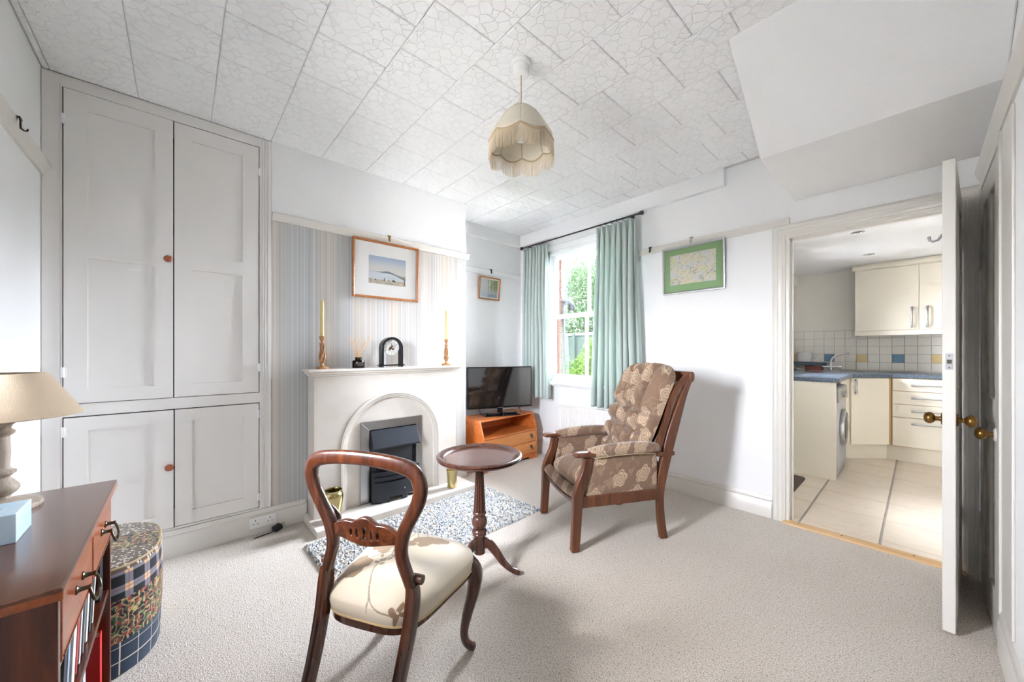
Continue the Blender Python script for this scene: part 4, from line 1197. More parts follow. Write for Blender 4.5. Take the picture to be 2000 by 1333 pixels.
stems = [[(.135, -.40), (.06, -.40), (.012, -.37), (-.015, -.33), (-.035, -.285), (-.033, -.245)],
         [(-.105, -.29), (-.08, -.24), (-.045, -.20), (-.04, -.19)],
         [(-.033, -.245), (-.02, -.21), (-.035, -.175)], [(-.02, -.215), (.0, -.20)],
         [(.02, -.10), (-.01, -.05), (-.045, .0)], [(-.045, -.12), (-.03, -.05), (-.07, .01)], [(.05, -.08), (.02, -.03), (.0, .02)],
         [(.012, -.37), (.02, -.41)]]
stems = [smooth_path(s_, 5) for s_ in stems]
def seat_col(co):
    x, y = co.x, co.y
    if co.z < .405:
        k_ = 1 + (.405 - co.z) / .30; x *= k_; y = -.17 + (y + .17) * k_
    c = SB
    for s_ in stems:
        dmin = 9
        for (p, q) in zip(s_, s_[1:]):
            px_, py_ = q[0] - p[0], q[1] - p[1]
            L2 = px_ * px_ + py_ * py_ + 1e-12
            t = clamp(((x - p[0]) * px_ + (y - p[1]) * py_) / L2)
            dmin = min(dmin, math.hypot(x - p[0] - t * px_, y - p[1] - t * py_))
        if dmin < .0024: c = SS
    for (cx, cy, r_, rot, lb, asp) in ((-.118, -.285, .062, .4, 5, 1.1), (-.070, -.150, .062, 2.4, 5, 1.0), (.040, -.085, .050, 1.0, 3, 1.1), (.090, -.062, .040, .2, 3, 1.2), (.005, -.12, .022, 4.0, 3, 1.0)):
        k, th_ = leafshape(x, y, cx, cy, r_, rot, lb, asp)
        if k < 1:
            c = SL
            if abs(math.sin(th_ * 6)) < .10 and k > .2: c = mixc(SL, SS, .8)
            if k > .93: c = mixc(SL, SD, .4)
    for (cx, cy, r_, rot) in ((-.030, -.245, .014, .5), (-.048, -.225, .010, 2.0), (-.012, -.232, .011, 1.0), (-.005, -.213, .012, .3), (-.02, -.262, .010, 4.0), (-.045, -.26, .009, 3.0)):
        k, th_ = leafshape(x, y, cx, cy, r_, rot, 2, 1.4)
        if k < 1: c = mixc(SL, SS, .7)
    for (cx, cy, r_, rot) in ((.112, -.392, .020, 2.5), (.128, -.372, .018, 1.4), (.142, -.385, .014, .2), (.130, -.402, .018, 4.8)):
        k, th_ = leafshape(x, y, cx, cy, r_, rot, 1, 1.8)
        if k < 1: c = SD
    return c
so = MB().grid(480, 210, seat_pt, wrap_u=True).build('seat_pad', M['silk'], bc, smooth=60)
paint(so, seat_col)
MB().tube([(seat_outline(2 * math.pi * i / 96)[0] * 1.005, -.17 + (seat_outline(2 * math.pi * i / 96)[1] + .17) * 1.005, .347) for i in range(96)], .0038, 6, closed=True).build('piping', plain('gold gimp', srgb(206, 178, 130), .7), bc, smooth=60)
b = MB()
vv = []; ff = []
for i in range(96):
    x, y = seat_outline(2 * math.pi * i / 96); x *= .99; y = -.17 + (y + .17) * .99
    zb = .322 + .006 * math.cos(4 * math.pi * i / 96)
    vv += [(x, y, .347), (x, y, zb), (x * .88, -.17 + (y + .17) * .88, zb), (x * .88, -.17 + (y + .17) * .88, .347)]
for i in range(96):
    o, p = i * 4, ((i + 1) % 96) * 4
    for k in range(4): ff.append((o + k, o + (k + 1) % 4, p + (k + 1) % 4, p + k))
b.add(vv, ff).build('seat_rail', RW_, bc, smooth=40)

# ================================================================== round wine table
wt = thing('wine_table', 'small round dished wine table on a reeded pillar and tripod', 'table', (-1.600, 1.205, 0))
MB().lathe([(0, .598), (.13, .598), (.205, .600), (.222, .605), (.228, .612), (.222, .617), (.231, .622), (.231, .627), (.224, .632), (.214, .632), (.206, .626), (.196, .625), (.190, .619), (.184, .614), (0, .614)], 64).build('table_top', [M['wine_table']], wt, smooth=40)
MB().lathe([(.183, .6142), (.183, .6148), (0, .6148)], 64).build('top_panel', M['wine_top'], wt)
def reed(t, z): return 1 - .16 * abs(math.cos(6 * t)) ** 4
MB().lathe([(.022, .585), (.0235, .50), (.029, .40), (.033, .335), (.032, .318)], 144, rmod=reed).build('reeded_column', M['wine_table'], wt, smooth=50)
MB().lathe([(.05, .598), (.05, .592), (.026, .588), (.028, .58), (.022, .574)], 32).build('collar', M['wine_table'], wt, smooth=40)
MB().lathe([(.031, .322), (.037, .315), (.037, .308), (.030, .302), (.030, .296), (.034, .290), (.041, .272), (.042, .255), (.034, .235), (.030, .228), (.039, .220), (.041, .212), (.032, .204), (.036, .198), (.036, .190), (.032, .186), (.031, .095), (.022, .088), (0, .088)], 40).build('turned_base', M['wine_table'], wt, smooth=45)
for k in range(3):
    a = math.atan2(1.326 - 1.205, -1.434 + 1.600) + k * 2 * math.pi / 3
    pr = smooth_path([(.020, .150), (.055, .146), (.095, .105), (.130, .060), (.170, .028), (.212, .015), (.226, .0165)], 4)
    rr = smooth_path([(.034, .013), (.026, .013), (.022, .0125), (.018, .012), (.013, .0125), (.0125, .014), (.008, .010)], 4)
    MB().tube([(r_ * math.cos(a), r_ * math.sin(a), z) for r_, z in pr], [tuple(q) for q in rr], 12, up=(0, 0, 1), sq=4).build('leg', M['wine_table'], wt, smooth=45)
# ================================================================== television cabinet (orange teak)
TVX, TVY = -2.855, 2.955
tc = thing('tv_cabinet', 'orange teak television cabinet with open shelf and two drawers', 'cabinet', (TVX, TVY, 0), R(3.9))
# local: y along (0 .. -L), x: 0 front, negative to back
L, D = .80, .40
prof = [(-D, .0), (-.005, .0), (-.002, .335), (-.062, .505), (-D, .505)]
for y0, y1 in ((-.018, 0), (-L, -L + .018)):
    MB().prism(prof, y0, y1, 'y').build('side_panel', M['teak'], tc, bevel=.002)
MB().box(-D, -.060, -L + .018, -.018, .487, .504).build('top', M['teak'], tc, bevel=.002)
MB().box(-D, -.004, -L + .018, -.018, .318, .334).build('shelf', M['teak'], tc, bevel=.002)
MB().box(-D, -D + .006, -L + .018, -.018, .05, .487).build('back', M['teak'], tc)
MB().prism([(-L + .018, .0), (-L + .07, .0), (-L + .10, .030), (-.125, .030), (-.095, .0), (-.018, .0), (-.018, .072), (-L + .018, .072)], -.030, -.014, 'x').build('plinth', M['teak'], tc, bevel=.002)
for z0, z1 in ((.198, .315), (.075, .194)):
    dr = MB().box(-.024, -.006, -L + .020, -.020, z0, z1).build('drawer', M['teak_drawer'], tc, bevel=.0015)
    for y in (-.095, -L + .095):
        zc = (z0 + z1) / 2
        h_ = MB().box(-.006, -.003, y - .011, y + .011, zc - .006, zc + .024).tube([(-.002, y, zc + .016), (.010, y, zc + .010), (.013, y, zc - .006), (.012, y, zc - .024)], [(.004, .006), (.004, .006), (.005, .009), (.004, .007)], 8, up=(1, 0, 0))
        h_.build('drop_handle', M['iron'], dr, smooth=40)

# television
tv = thing('television', 'black flat screen television on a glass foot on the teak cabinet', 'television', (-3.018, 2.553, .505), math.atan2(.9333, .3590))
# local: x along the screen, -y = front side? (rot so that local x = u); front faces camera = local -y
MB().box(-.369, .369, .0, .028, .072, .516).build('housing', M['tv_bezel'], tv, bevel=.006)
MB().box(-.355, .355, -.002, .002, .092, .504).build('screen', M['screen'], tv)
MB().box(-.369, .369, -.004, .0, .072, .084).build('lower_bezel', M['tv_bezel'], tv, bevel=.001)
MB().box(-.028, .028, .002, .03, .006, .08).build('neck', M['tv_bezel'], tv, bevel=.004)
MB().box(-.20, .20, -.10, .11, 0, .007).build('foot', M['tv_bezel'], tv, bevel=.003)
MB().box(-.030, .030, -.0052, -.004, .0755, .0805).build('logo_plate', M['steel'], tv, bevel=.0008)
for k, (sx, ln) in enumerate(((-.215, .09), (.245, .05))):
    MB().tube([(sx, .02, .12), (sx - .01, .035, .06), (sx + .01, .04, .01), (sx + ln * .4, .02, .004), (sx + ln, .0, .004)], .003, 6).build('cable', M['black_plastic'], tv, smooth=60)

def remote(loc, rz, label):
    t = thing('remote_control', label, 'remote', loc, rz)
    MB().box(-.022, .022, -.075, .075, 0, .016).build('body', M['black_plastic'], t, bevel=.005)
    bm_ = plain('grey keys', srgb(150, 150, 152), .5)
    for i in range(3):
        for j in range(6):
            MB().box(-.014 + i * .011, -.008 + i * .011, -.055 + j * .018, -.047 + j * .018, .016, .0175).build('key', bm_, t)
remote((-3.045, 2.475, .5125), R(-30), 'black remote control on the glass foot, end nearer the fireplace')
remote((-2.985, 2.660, .5125), R(-25), 'black remote control on the glass foot, end nearer the window')

# ================================================================== curtain pole and curtains
PY, PZ = 3.035, 2.417
cp = thing('curtain_pole', 'thin dark metal curtain pole above the garden window', 'curtain pole', (-2.42, PY, PZ))
MB().tube([(-.745, 0, 0), (.745, 0, 0)], .0075, 12).build('pole', M['rod'], cp, smooth=60)
for s in (-1, 1):
    MB().lathe([(.0, 0), (.010, 0), (.012, .006), (.008, .010), (.014, .018), (.020, .030), (.018, .042), (.010, .048), (0, .049)], 18).build('finial', M['rod'], cp, smooth=60, loc=(s * .74, 0, 0), rot=(0, s * R(90), 0))
    MB().tube([(s * .66, .095, -.005), (s * .66, .02, -.005), (s * .66, .0, -.012)], .005, 8).lathe([(.02, 0), (.02, .004), (0, .005)], 14, M=Matrix.Translation((s * .66, .044, -.005)) @ Matrix.Rotation(R(90), 4, 'X')).build('bracket', M['rod'], cp, smooth=50)
def curtain(x0t, x1t, x0b, x1b, zb, nf, label, seed):
    t = thing('curtain', label, 'curtain', (0, PY, 0))
    rnd = random.Random(seed); ph = [rnd.uniform(-.5, .5) for _ in range(nf + 2)]
    ztop = PZ - .028
    def fn(u, v):
        vv_ = v
        x = lerp(lerp(x0t, x1t, u), lerp(x0b, x1b, u), sstep(0, 1, vv_))
        k = u * nf; i = int(min(k, nf - 1)); w = lerp(ph[i], ph[i + 1], k - i)
        # header pleats: narrow pinches near the top, rounder folds lower down
        head = math.exp(-(v / .05) ** 2)
        amp = lerp(.026, .042, sstep(.05, .5, v)) * (1 - .35 * head)
        a = 2 * math.pi * k + w * sstep(.1, .7, v) * 2.0
        y = -amp * math.cos(a) - .010 * math.cos(2 * a + w) * sstep(.05, .3, v) - .012 * head * abs(math.cos(a / 2)) ** 12
        x += .012 * math.sin(2 * a) * (1 - head) + .004 * math.sin(5 * v + w * 6)
        z = lerp(ztop, zb, v) + (.004 * math.sin(a) if v > .98 else 0)
        return (x, y - .004, z)
    o = MB().grid(nf * 22, 60, fn).build('cloth', M['curtain'], t, smooth=80)
    sm = o.modifiers.new('solid', 'SOLIDIFY'); sm.thickness = .003; sm.offset = 0
    for i in range(nf):
        u = (i + .5) / nf
        xr = lerp(x0t, x1t, u)
        rg = MB().tube([(0, .0125 * math.cos(a), .0125 * math.sin(a) - .005) for a in [2 * math.pi * q / 20 for q in range(20)]], .0022, 6, closed=True).build('ring', M['rod'], t, loc=(xr, 0, PZ), smooth=60)
        MB().tube([(0, 0, -.0175), (0, -.002, -.028), (0, 0, -.034)], .0014, 5).build('ring_hook', M['steel'], rg)
    return t
curtain(-3.125, -2.775, -3.13, -2.735, .660, 7, 'pale sage curtain on the television side of the window', 3)
curtain(-2.105, -1.690, -2.145, -1.640, .640, 7, 'pale sage curtain on the kitchen door side of the window', 9)

# ================================================================== radiator
rt = thing('radiator', 'white panel radiator under the window behind the armchair', 'radiator', (-2.20, YF, 0))
n = 28; pts = []; w = .92
prf = []
for i in range(n):
    xa = -w / 2 + w * i / n; xs = w / n
    prf += [(xa, -.052), (xa + xs * .18, -.046), (xa + xs * .35, -.046), (xa + xs * .53, -.052)]
prf.append((w / 2, -.052))
MB().prism(prf + [(w / 2, -.035), (-w / 2, -.035)], .14, .575, 'z').build('front_panel', M['radiator'], rt, smooth=25)
MB().box(-w / 2, w / 2, -.052, -.025, .575, .598).box(-w / 2, w / 2, -.052, -.025, .12, .14).build('panel_edge', M['radiator'], rt, bevel=.004)
MB().box(-w / 2 - .004, w / 2 + .004, -.060, -.003, .598, .606).build('top_grille', M['radiator'], rt, bevel=.002)
for s in (-1, 1): MB().box(s * w / 2 - .003, s * w / 2 + .003, -.056, -.004, .13, .60).build('side_cover', M['radiator'], rt)
MB().tube([(-w / 2 - .002, -.04, .15), (-w / 2 - .04, -.04, .15), (-w / 2 - .04, -.04, .0)], .0075, 8).build('pipe', M['white_plastic'], rt, smooth=50)
MB().lathe([(.012, .12), (.014, .13), (.014, .17), (.018, .175), (.018, .21), (.012, .216), (0, .216)], 16).build('valve', M['white_plastic'], rt, smooth=40, loc=(-w / 2 - .04, -.04, .0))

# sockets and plug
def socket(loc, rz, w, h, label, plate):
    """local: x width, z height, front -y"""
    t = thing('wall_socket', label, 'socket', loc, rz)
    MB().box(-w / 2, w / 2, -.009, 0, -h / 2, h / 2).build('plate', plate, t, bevel=.003)
    for sx in ((-w * .27, w * .27) if w > .1 else (0,)):
        for (dx, dz, a, c_) in ((0, .016, .002, .005), (-.011, -.006, .004, .002), (.011, -.006, .004, .002)):
            MB().box(sx + dx - a, sx + dx + a, -.0096, -.0088, dz - c_, dz + c_).build('slot', M['black_plastic'], t)
    for sx in ((-.010, .010) if w > .1 else (.02,)):
        MB().box(sx - .005, sx + .005, -.012, -.008, .008, .026).build('rocker_switch', M['white_plastic'], t, bevel=.001)
    return t
socket((XL + .0205, .398, .076), R(90), .147, .072, 'white double wall socket on the skirting under the cupboard', M['white_plastic'])
socket((-2.965, YF - .0005, .215), 0, .086, .086, 'white wall socket beside the television cabinet', M['white_plastic'])
pg = thing('power_plug', 'black plug with short cable lying on the carpet below the socket', 'plug', (-2.845, .478, 0), R(20))
MB().box(-.022, .022, -.025, .025, 0.006, .038).build('body', M['black_plastic'], pg, bevel=.006, rot=(R(14), 0, 0))
for (dx, dz) in ((0, .03), (-.011, .016), (.011, .016)): MB().box(dx - .003, dx + .003, .022, .042, dz + .004, dz + .008).build('pin', M['steel'], pg)
MB().tube([(0, -.020, .012), (.002, -.045, .007), (-.004, -.075, .006), (-.010, -.11, .006), (-.014, -.14, .006)], .0032, 8).build('cable', M['black_plastic'], pg, smooth=60)

# ================================================================== hearth rug
rg = random.Random(21)
RX, RY = .655, 1.42
PAL = [srgb(206, 206, 203), srgb(222, 220, 216), srgb(130, 144, 154), srgb(92, 108, 124), srgb(190, 180, 162), srgb(156, 162, 166), srgb(234, 232, 227), srgb(196, 180, 148), srgb(70, 80, 94), srgb(178, 186, 190)]
NX, NY = 210, 450
def rugpt(u, v):
    x = lerp(-RX / 2, RX / 2, u); y = lerp(-RY / 2, RY / 2, v)
    e = min(u, 1 - u) * RX; e2 = min(v, 1 - v) * RY
    ed = min(1, min(e, e2) / .012)
    z = .004 + .013 * ed + .009 * mnoise.noise(Vector((x * 105, y * 80, 0))) * ed + .007 * mnoise.noise(Vector((x * 190, y * 190, 4))) * ed
    if ed < 1:
        x += .005 * mnoise.noise(Vector((x * 60, y * 60, 9))); y += .005 * mnoise.noise(Vector((x * 60, y * 60, 3)))
    if e <= 0 or e2 <= 0: z = .0005
    return (x, y, z)
def rugcol(co):
    p = Vector((co.x * 105, co.y * 165, 0))
    q = Vector((p.x + 1.2 * mnoise.noise(p * .7), p.y, 0))
    h_ = mnoise.cell(q)
    rowtone = mnoise.noise(Vector((co.x * 3, co.y * 26, 5)))
    i = int(abs(h_) * 9.99 + (rowtone * 2.5)) % 10
    return PAL[i]
b = MB().grid(NX, NY, rugpt)
ro = b.build('hearth_rug', M['rug'], smooth=80, loc=(-2.190, 1.272, .0), rot=(0, 0, R(2.0)))
paint(ro, rugcol)
tag(ro, 'shaggy blue grey and cream flecked rug in front of the hearth', 'rug')
# ================================================================== kitchen
KX0, KX1, KY1, KZ = -1.20, 1.30, 6.30, 2.215
KY0 = YF + .12
kf = struct(MB().box(KX0 - .12, KX1 + .1, 3.155, KY1 + .12, -.08, -.006).build('floor_kitchen', M['kgrout']), 'beige stone effect tiled kitchen floor', 'floor')
xs = [KX0] + [x for x in (-.56 - .4, -.56, -.163, .237, .637, 1.037) if KX0 < x < KX1] + [KX1]
ys = [3.158] + [3.265 + .416 * k for k in range(8) if 3.265 + .416 * k < KY1] + [KY1]
ft = {}
for i in range(len(xs) - 1):
    for j in range(len(ys) - 1):
        w_, l_ = xs[i+1] - xs[i] - .013, ys[j+1] - ys[j] - .009
        k_ = (round(w_, 3), round(l_, 3)); lc = ((xs[i] + xs[i+1]) / 2, (ys[j] + ys[j+1]) / 2, -.006)
        if k_ not in ft:
            ft[k_] = MB().box(-w_/2, w_/2, -l_/2, l_/2, 0, .0058).build('tile', M['kfloor'], kf, loc=lc, bevel=.0015, seg=1)
        else: child_copy(ft[k_], kf, lc)
kc = struct(MB().box(KX0 - .12, KX1 + .1, KY0, KY1 + .12, KZ, KZ + .12).build('ceiling_kitchen', M['wall']), 'plain white kitchen ceiling', 'ceiling')
kb = struct(MB().box(KX0 - .12, KX1 + .1, KY1, KY1 + .12, 0, KZ).build('wall_kitchen_back', M['kwall']), 'cream kitchen wall above the tiled splashback', 'wall')
wy0, wy1, wz0, wz1 = 4.60, 5.32, 1.15, 1.89
b = MB()
by0, by1, bz1 = 3.53, 4.31, 2.03
for (y0, y1, z0, z1) in ((KY0, by0, 0, KZ), (by0, by1, bz1, KZ), (by1, wy0, 0, KZ), (wy1, KY1, 0, KZ), (wy0, wy1, 0, wz0), (wy0, wy1, wz1, KZ)): b.box(KX0 - .12, KX0, y0, y1, z0, z1)
b.box(KX0, KX0 + .09, KY0, KY1 - .002, 2.05, KZ - .001)
struct(b.build('wall_kitchen_left', M['kwall']), 'cream kitchen wall with the side window', 'wall')
struct(MB().box(KX1, KX1 + .1, KY0, KY1, 0, KZ).build('wall_kitchen_right', M['kwall']), 'cream kitchen wall opposite the side window', 'wall')
struct(MB().box(XR + .15, KX1 + .1, YF, KY0, 0, KZ + .12).build('wall_kitchen_front', M['kwall']), 'cream kitchen wall beside the doorway', 'wall')
kw = struct(thing('window_3', '', 'window', (KX0 - .06, (wy0 + wy1) / 2, (wz0 + wz1) / 2)), 'white framed kitchen window over the worktop', 'window')
hw, hh = (wy1 - wy0) / 2, (wz1 - wz0) / 2
b = MB().box(-.03, .03, -hw, hw, hh - .05, hh).box(-.03, .03, -hw, hw, -hh, -hh + .05).box(-.03, .03, -hw, -hw + .05, -hh + .05, hh - .05).box(-.03, .03, hw - .05, hw, -hh + .05, hh - .05).box(-.03, .03, -.03, .03, -hh + .05, hh - .05)
b.build('frame', M['winwhite'], kw, bevel=.004)
for s in (-1, 1): MB().box(-.003, .003, s * .03, s * (hw - .05), -hh + .05, hh - .05).build('pane', M['glass'], kw)
struct(MB().box(KX0 - .03, KX0 + .04, wy0 - .02, wy1 + .02, wz0 - .018, wz0).build('trim_kitchen_sill', plain('peach tile sill', srgb(232, 206, 174), .3)), 'peach tiled sill of the kitchen window', 'trim')

kd = struct(thing('door_3', '', 'door', (KX0 - .06, (by0 + by1) / 2, 0)), 'white glazed back door beside the doormat', 'door')
hw = (by1 - by0) / 2
b = MB().box(-.022, .022, -hw + .03, -hw + .10, .01, 2.0).box(-.022, .022, hw - .10, hw - .03, .01, 2.0).box(-.022, .022, -hw + .10, hw - .10, .01, .86).box(-.022, .022, -hw + .10, hw - .10, 1.92, 2.0)
b.build('leaf', M['winwhite'], kd, bevel=.003)
MB().box(-.04, .04, -hw, -hw + .028, 0, 2.03).box(-.04, .04, hw - .028, hw, 0, 2.03).box(-.04, .04, -hw + .028, hw - .028, 2.002, 2.03).build('frame', M['winwhite'], kd)
MB().box(-.003, .003, -hw + .10, hw - .10, .86, 1.92).build('pane', M['glass'], kd)
MB().tube([(.022, hw - .065, 1.0), (.05, hw - .065, 1.0), (.055, hw - .16, 1.0)], .008, 8).build('handle', M['steel'], kd, smooth=50)
# wall tiles (one object each)
TSX, TSZ = .1035, .0995
grout = MB().box(KX0, .72, KY1 - .003, KY1, .948, 1.453).build('grout_bed', M['grout'], kb)
proto = {}
for i in range(-8, 11):
    x0 = -.425 + (i - 1) * TSX; x1 = x0 + TSX
    x0c = max(x0, KX0 + .002)
    if x1 - x0c < .015: continue
    for j in range(5):
        z0 = .951 + j * TSZ
        if j == 4 and x0 > -.45 and False: continue
        kind = 'w'
        if j == 1:
            c_ = (i - 0) % 6
            if c_ == 0: kind = 'y'
            elif c_ == 3: kind = 'b'
        w_ = round(x1 - x0c - .003, 4)
        key = (kind, w_); lc = ((x0c + x1) / 2, KY1 - .003, z0 + TSZ / 2)
        if key not in proto:
            proto[key] = MB().box(-w_/2, w_/2, -.006, 0, -TSZ/2 + .0015, TSZ/2 - .0015).build('tile', M[{'w': 'ktile', 'y': 'ktile_yellow', 'b': 'ktile_blue'}[kind]], kb, loc=lc, bevel=.002, seg=1)
        else: child_copy(proto[key], kb, lc)
# downlights
for (x, y, lb) in ((-.355, 4.33, 'recessed kitchen downlight nearer the doorway'), (-.357, 5.41, 'recessed kitchen downlight nearer the wall cupboards')):
    t = thing('downlight', lb, 'light', (x, y, KZ))
    MB().lathe([(.046, -.0005), (.046, -.005), (.036, -.007), (.032, -.002), (.032, -.0005)], 28, cap=False).build('rim', M['chrome'], t, smooth=40)
    MB().lathe([(.031, -.0006), (.031, -.002), (0, -.002)], 24).build('lens', M['iron'], t)

# worktop
WTZ = .938
b = MB().prism([(KX0 + .003, 4.432), (-.485, 4.432), (-.485, 5.425), (-.192, 5.718), (KX1 - .003, 5.718), (KX1 - .003, KY1 - .011), (KX0 + .003, KY1 - .011)], .900, WTZ, 'z')
tag(b.build('worktop', M['worktop'], bevel=.006), 'blue speckled L shaped kitchen worktop with cut off corner', 'worktop')
tag(MB().box(KX0 + .004, -.508, 4.450, 4.468, .0, .8995).build('end_panel', M['kcab'], bevel=.001), 'cream end panel beside the washing machine', 'panel')
# washing machine
wm = thing('washing_machine', 'silver washing machine between the end panel and corner cupboard', 'washing machine', (-.502, 4.775, 0), 0)
MB().box(-.60, .0, -.298, .298, .07, .85).build('body', M['appliance'], wm, bevel=.01)
MB().box(-.54, -.01, -.29, .29, .0, .07).build('plinth', M['steel'], wm)
MB().prism([(-.006, .71), (.012, .715), (.006, .84), (-.006, .845)], -.297, .297, 'y').build('control_panel', M['steel'], wm, bevel=.003)
pr = MB().lathe([(.175, 0), (.178, .012), (.165, .030), (.148, .034), (.142, .026), (.142, .014)], 40).build('door_ring', M['steel'], wm, smooth=50, loc=(0, 0, .45), rot=(0, R(90), 0))
MB().lathe([(.143, .014), (.13, .03), (.09, .04), (0, .044)], 32).build('door_glass', M['dark_glass'], wm, smooth=60, loc=(0, 0, .45), rot=(0, R(90), 0))
MB().lathe([(.028, 0), (.026, .02), (0, .022)], 20).build('dial', M['appliance'], wm, smooth=40, loc=(.009, -.05, .775), rot=(0, R(90), 0))
for k in range(4): MB().box(.008, .013, .05 + k * .035, .07 + k * .035, .765, .785).build('button', M['black_plastic'], wm)
# handles
def bowtie(L_, parent, loc, rot, wide=.012):
    pts = []; rr = []
    for i in range(13):
        t = i / 12; k = abs(2 * t - 1)
        pts.append((lerp(-L_ / 2, L_ / 2, t), -.022 + .012 * k ** 4, 0)); rr.append((lerp(.0055, wide, k ** 1.5), .004))
    b = MB().tube(pts, rr, 8, up=(0, 0, 1), sq=3)
    for s in (-1, 1): b.tube([(s * (L_ / 2 - .012), -.012, 0), (s * (L_ / 2 - .012), 0, 0)], .005, 8)
    return b.build('handle', M['steel'], parent, smooth=50, loc=loc, rot=rot)
# corner base cupboard (diagonal front)
ku = thing('corner_base_cupboard', 'cream diagonal corner base cupboard beside the washing machine', 'cupboard', (-.515, 5.452, 0), math.atan2(5.742 - 5.452, -.222 + .515))
Ld = math.hypot(5.742 - 5.452, -.222 + .515)
MB().prism([(-.545, 5.085), (-.545, 5.43), (-.52, 5.455), (-.225, 5.750), (-.225, 6.285), (-1.19, 6.285), (-1.19, 5.085)], .165, .898, 'z', M=Matrix.Rotation(-ku.rotation_euler.z, 4, 'Z') @ Matrix.Translation((.515, -5.452, 0))).build('carcass', M['kcab'], ku)
MB().box(Ld - .012, Ld + .003, -.017, -.001, .165, .895).build('edge_post', M['kcab_edge'], ku)
dd = MB().box(.012, Ld - .014, -.018, -.001, .17, .893).build('door', M['kcab'], ku, bevel=.0015)
bowtie(.16, dd, (.05, -.018, .80), (0, R(90), 0), .010)
MB().box(-.03, Ld + .02, .045, .06, .0, .165).build('kickboard', M['kcab'], ku)
# drawer unit
du = thing('drawer_unit', 'cream kitchen drawer unit with four drawers and steel bow handles', 'drawers', (-.21, 5.748, 0))
MB().box(.0, 1.48, .0, .53, .165, .898).build('carcass', M['kcab_edge'], du)
for (z0, z1, hz) in ((.762, .893, .826), (.621, .757, .690), (.480, .616, .553), (.170, .475, .418)):
    d_ = MB().box(.016, .60, -.018, -.001, z0, z1).build('drawer', M['kcab'], du, bevel=.0015)
    bowtie(.30, d_, (.305, -.018, hz), (0, 0, 0), .011)
MB().box(-.04, 1.48, .05, .065, .0, .165).build('kickboard', M['kcab'], du)
d_ = MB().box(.604, 1.20, -.018, -.001, .17, .893).build('door', M['kcab'], du, bevel=.0015); bowtie(.16, d_, (.66, -.018, .80), (0, R(90), 0), .010)
# wall cupboards
wc = thing('wall_cupboards', 'cream kitchen wall cupboards with cornice and steel bow handles', 'cupboard', (-.515, 6.0, 0))
MB().box(0, 1.15, .0, .296, 1.425, 2.14).build('carcass', M['kcab'], wc)
for (x0, x1, hx) in ((.004, .5125, .462), (.5165, 1.02, .575)):
    d_ = MB().box(x0, x1, -.018, -.001, 1.428, 2.137).build('door', M['kcab'], wc, bevel=.0015)
    bowtie(.23, d_, (hx, -.018, 1.562), (0, R(90), 0), .013)
MB().prism([(-.012, 2.14), (-.035, 2.150), (-.03, 2.185), (-.012, 2.212), (.296, 2.212), (.296, 2.14)], -.022, 1.15, 'x').build('cornice', M['kcab'], wc, bevel=.002)
MB().box(-.003, 1.15, -.016, .004, 1.370, 1.424).box(-.003, .015, .004, .296, 1.370, 1.424).build('pelmet', M['kcab'], wc, bevel=.003)
# sink and tap
sk = thing('kitchen_sink', 'stainless steel sink set in the worktop corner below the tap', 'sink', (-.70, 5.86, WTZ), R(45))
b = MB()
pts = [(-.30, -.19), (.30, -.19), (.30, .19), (-.30, .19)]
b.box(-.34, .34, -.22, -.17, -.0, .004).box(-.34, .34, .17, .22, 0, .004).box(-.34, -.20, -.17, .17, 0, .004).box(.20, .34, -.17, .17, 0, .004)
b.build('rim', M['chrome'], sk, bevel=.0015)
MB().box(-.20, .20, -.17, .17, .0005, .002).build('bowl', M['steel'], sk)
tp = thing('mixer_tap', 'chrome mixer tap with swan neck spout beside the blue tile', 'tap', (-.745, 6.08, WTZ + .0045))
b = MB().tube([(-.055, 0, .05), (.075, 0, .05)], .016, 14); b.lathe([(.022, 0), (.022, .004), (.014, .01), (.014, .05)], 18)
b.build('body', M['chrome'], tp, smooth=50)
MB().tube(smooth_path([(0, 0, .05), (0, 0, .10), (.012, -.002, .150), (.05, -.005, .185), (.11, -.01, .205), (.165, -.014, .220)], 5), .010, 12).lathe([(.014, 0), (.016, .012), (.014, .026), (0, .026)], 14, M=Matrix.Translation((.150, -.013, .215)) @ Matrix.Rotation(R(80), 4, 'Y')).build('spout', M['chrome'], tp, smooth=50)
for s in (-1, 1): MB().lathe([(.018, 0), (.020, .006), (.020, .024), (.014, .03), (0, .032)], 16).build('tap_handle', M['chrome'], tp, smooth=50, loc=(.01 + s * .065, 0, .05), rot=(0, s * R(90), 0))
# raised shelf, jug, dish, brush
tag(MB().box(-1.155, -.785, 6.06, KY1 - .011, 1.012, 1.044).build('corner_shelf', M['worktop'], bevel=.003), 'short blue speckled shelf under the white jug', 'shelf')
jg = thing('jug', 'white ribbed stoneware jug on the kitchen corner shelf', 'jug', (-1.02, 6.16, 1.0445))
MB().lathe([(.062, 0), (.07, .004), (.079, .02), (.076, .03), (.080, .045), (.077, .058), (.080, .072), (.077, .086), (.078, .10), (.073, .116), (.071, .128), (.067, .128), (.069, .116), (.072, .06), (.06, .01), (0, .01)], 36).build('body', M['crock'], jg, smooth=50)
MB().tube(smooth_path([(.068, -.01, .115), (.115, -.02, .112), (.128, -.022, .085), (.11, -.02, .045), (.074, -.012, .025)], 5), .008, 10).build('handle', M['crock'], jg, smooth=60)
MB().tube([(-.065, .01, .115), (-.085, .013, .126), (-.094, .014, .130)], [(.012, .018), (.009, .014), (.004, .008)], 10).build('spout', M['crock'], jg, smooth=60)
MB().lathe([(.0635, .001), (.0715, .006), (.0715, .012), (.0635, .012)], 36).build('blue_band', plain('blue glaze', srgb(120, 150, 200), .2), jg, smooth=50)
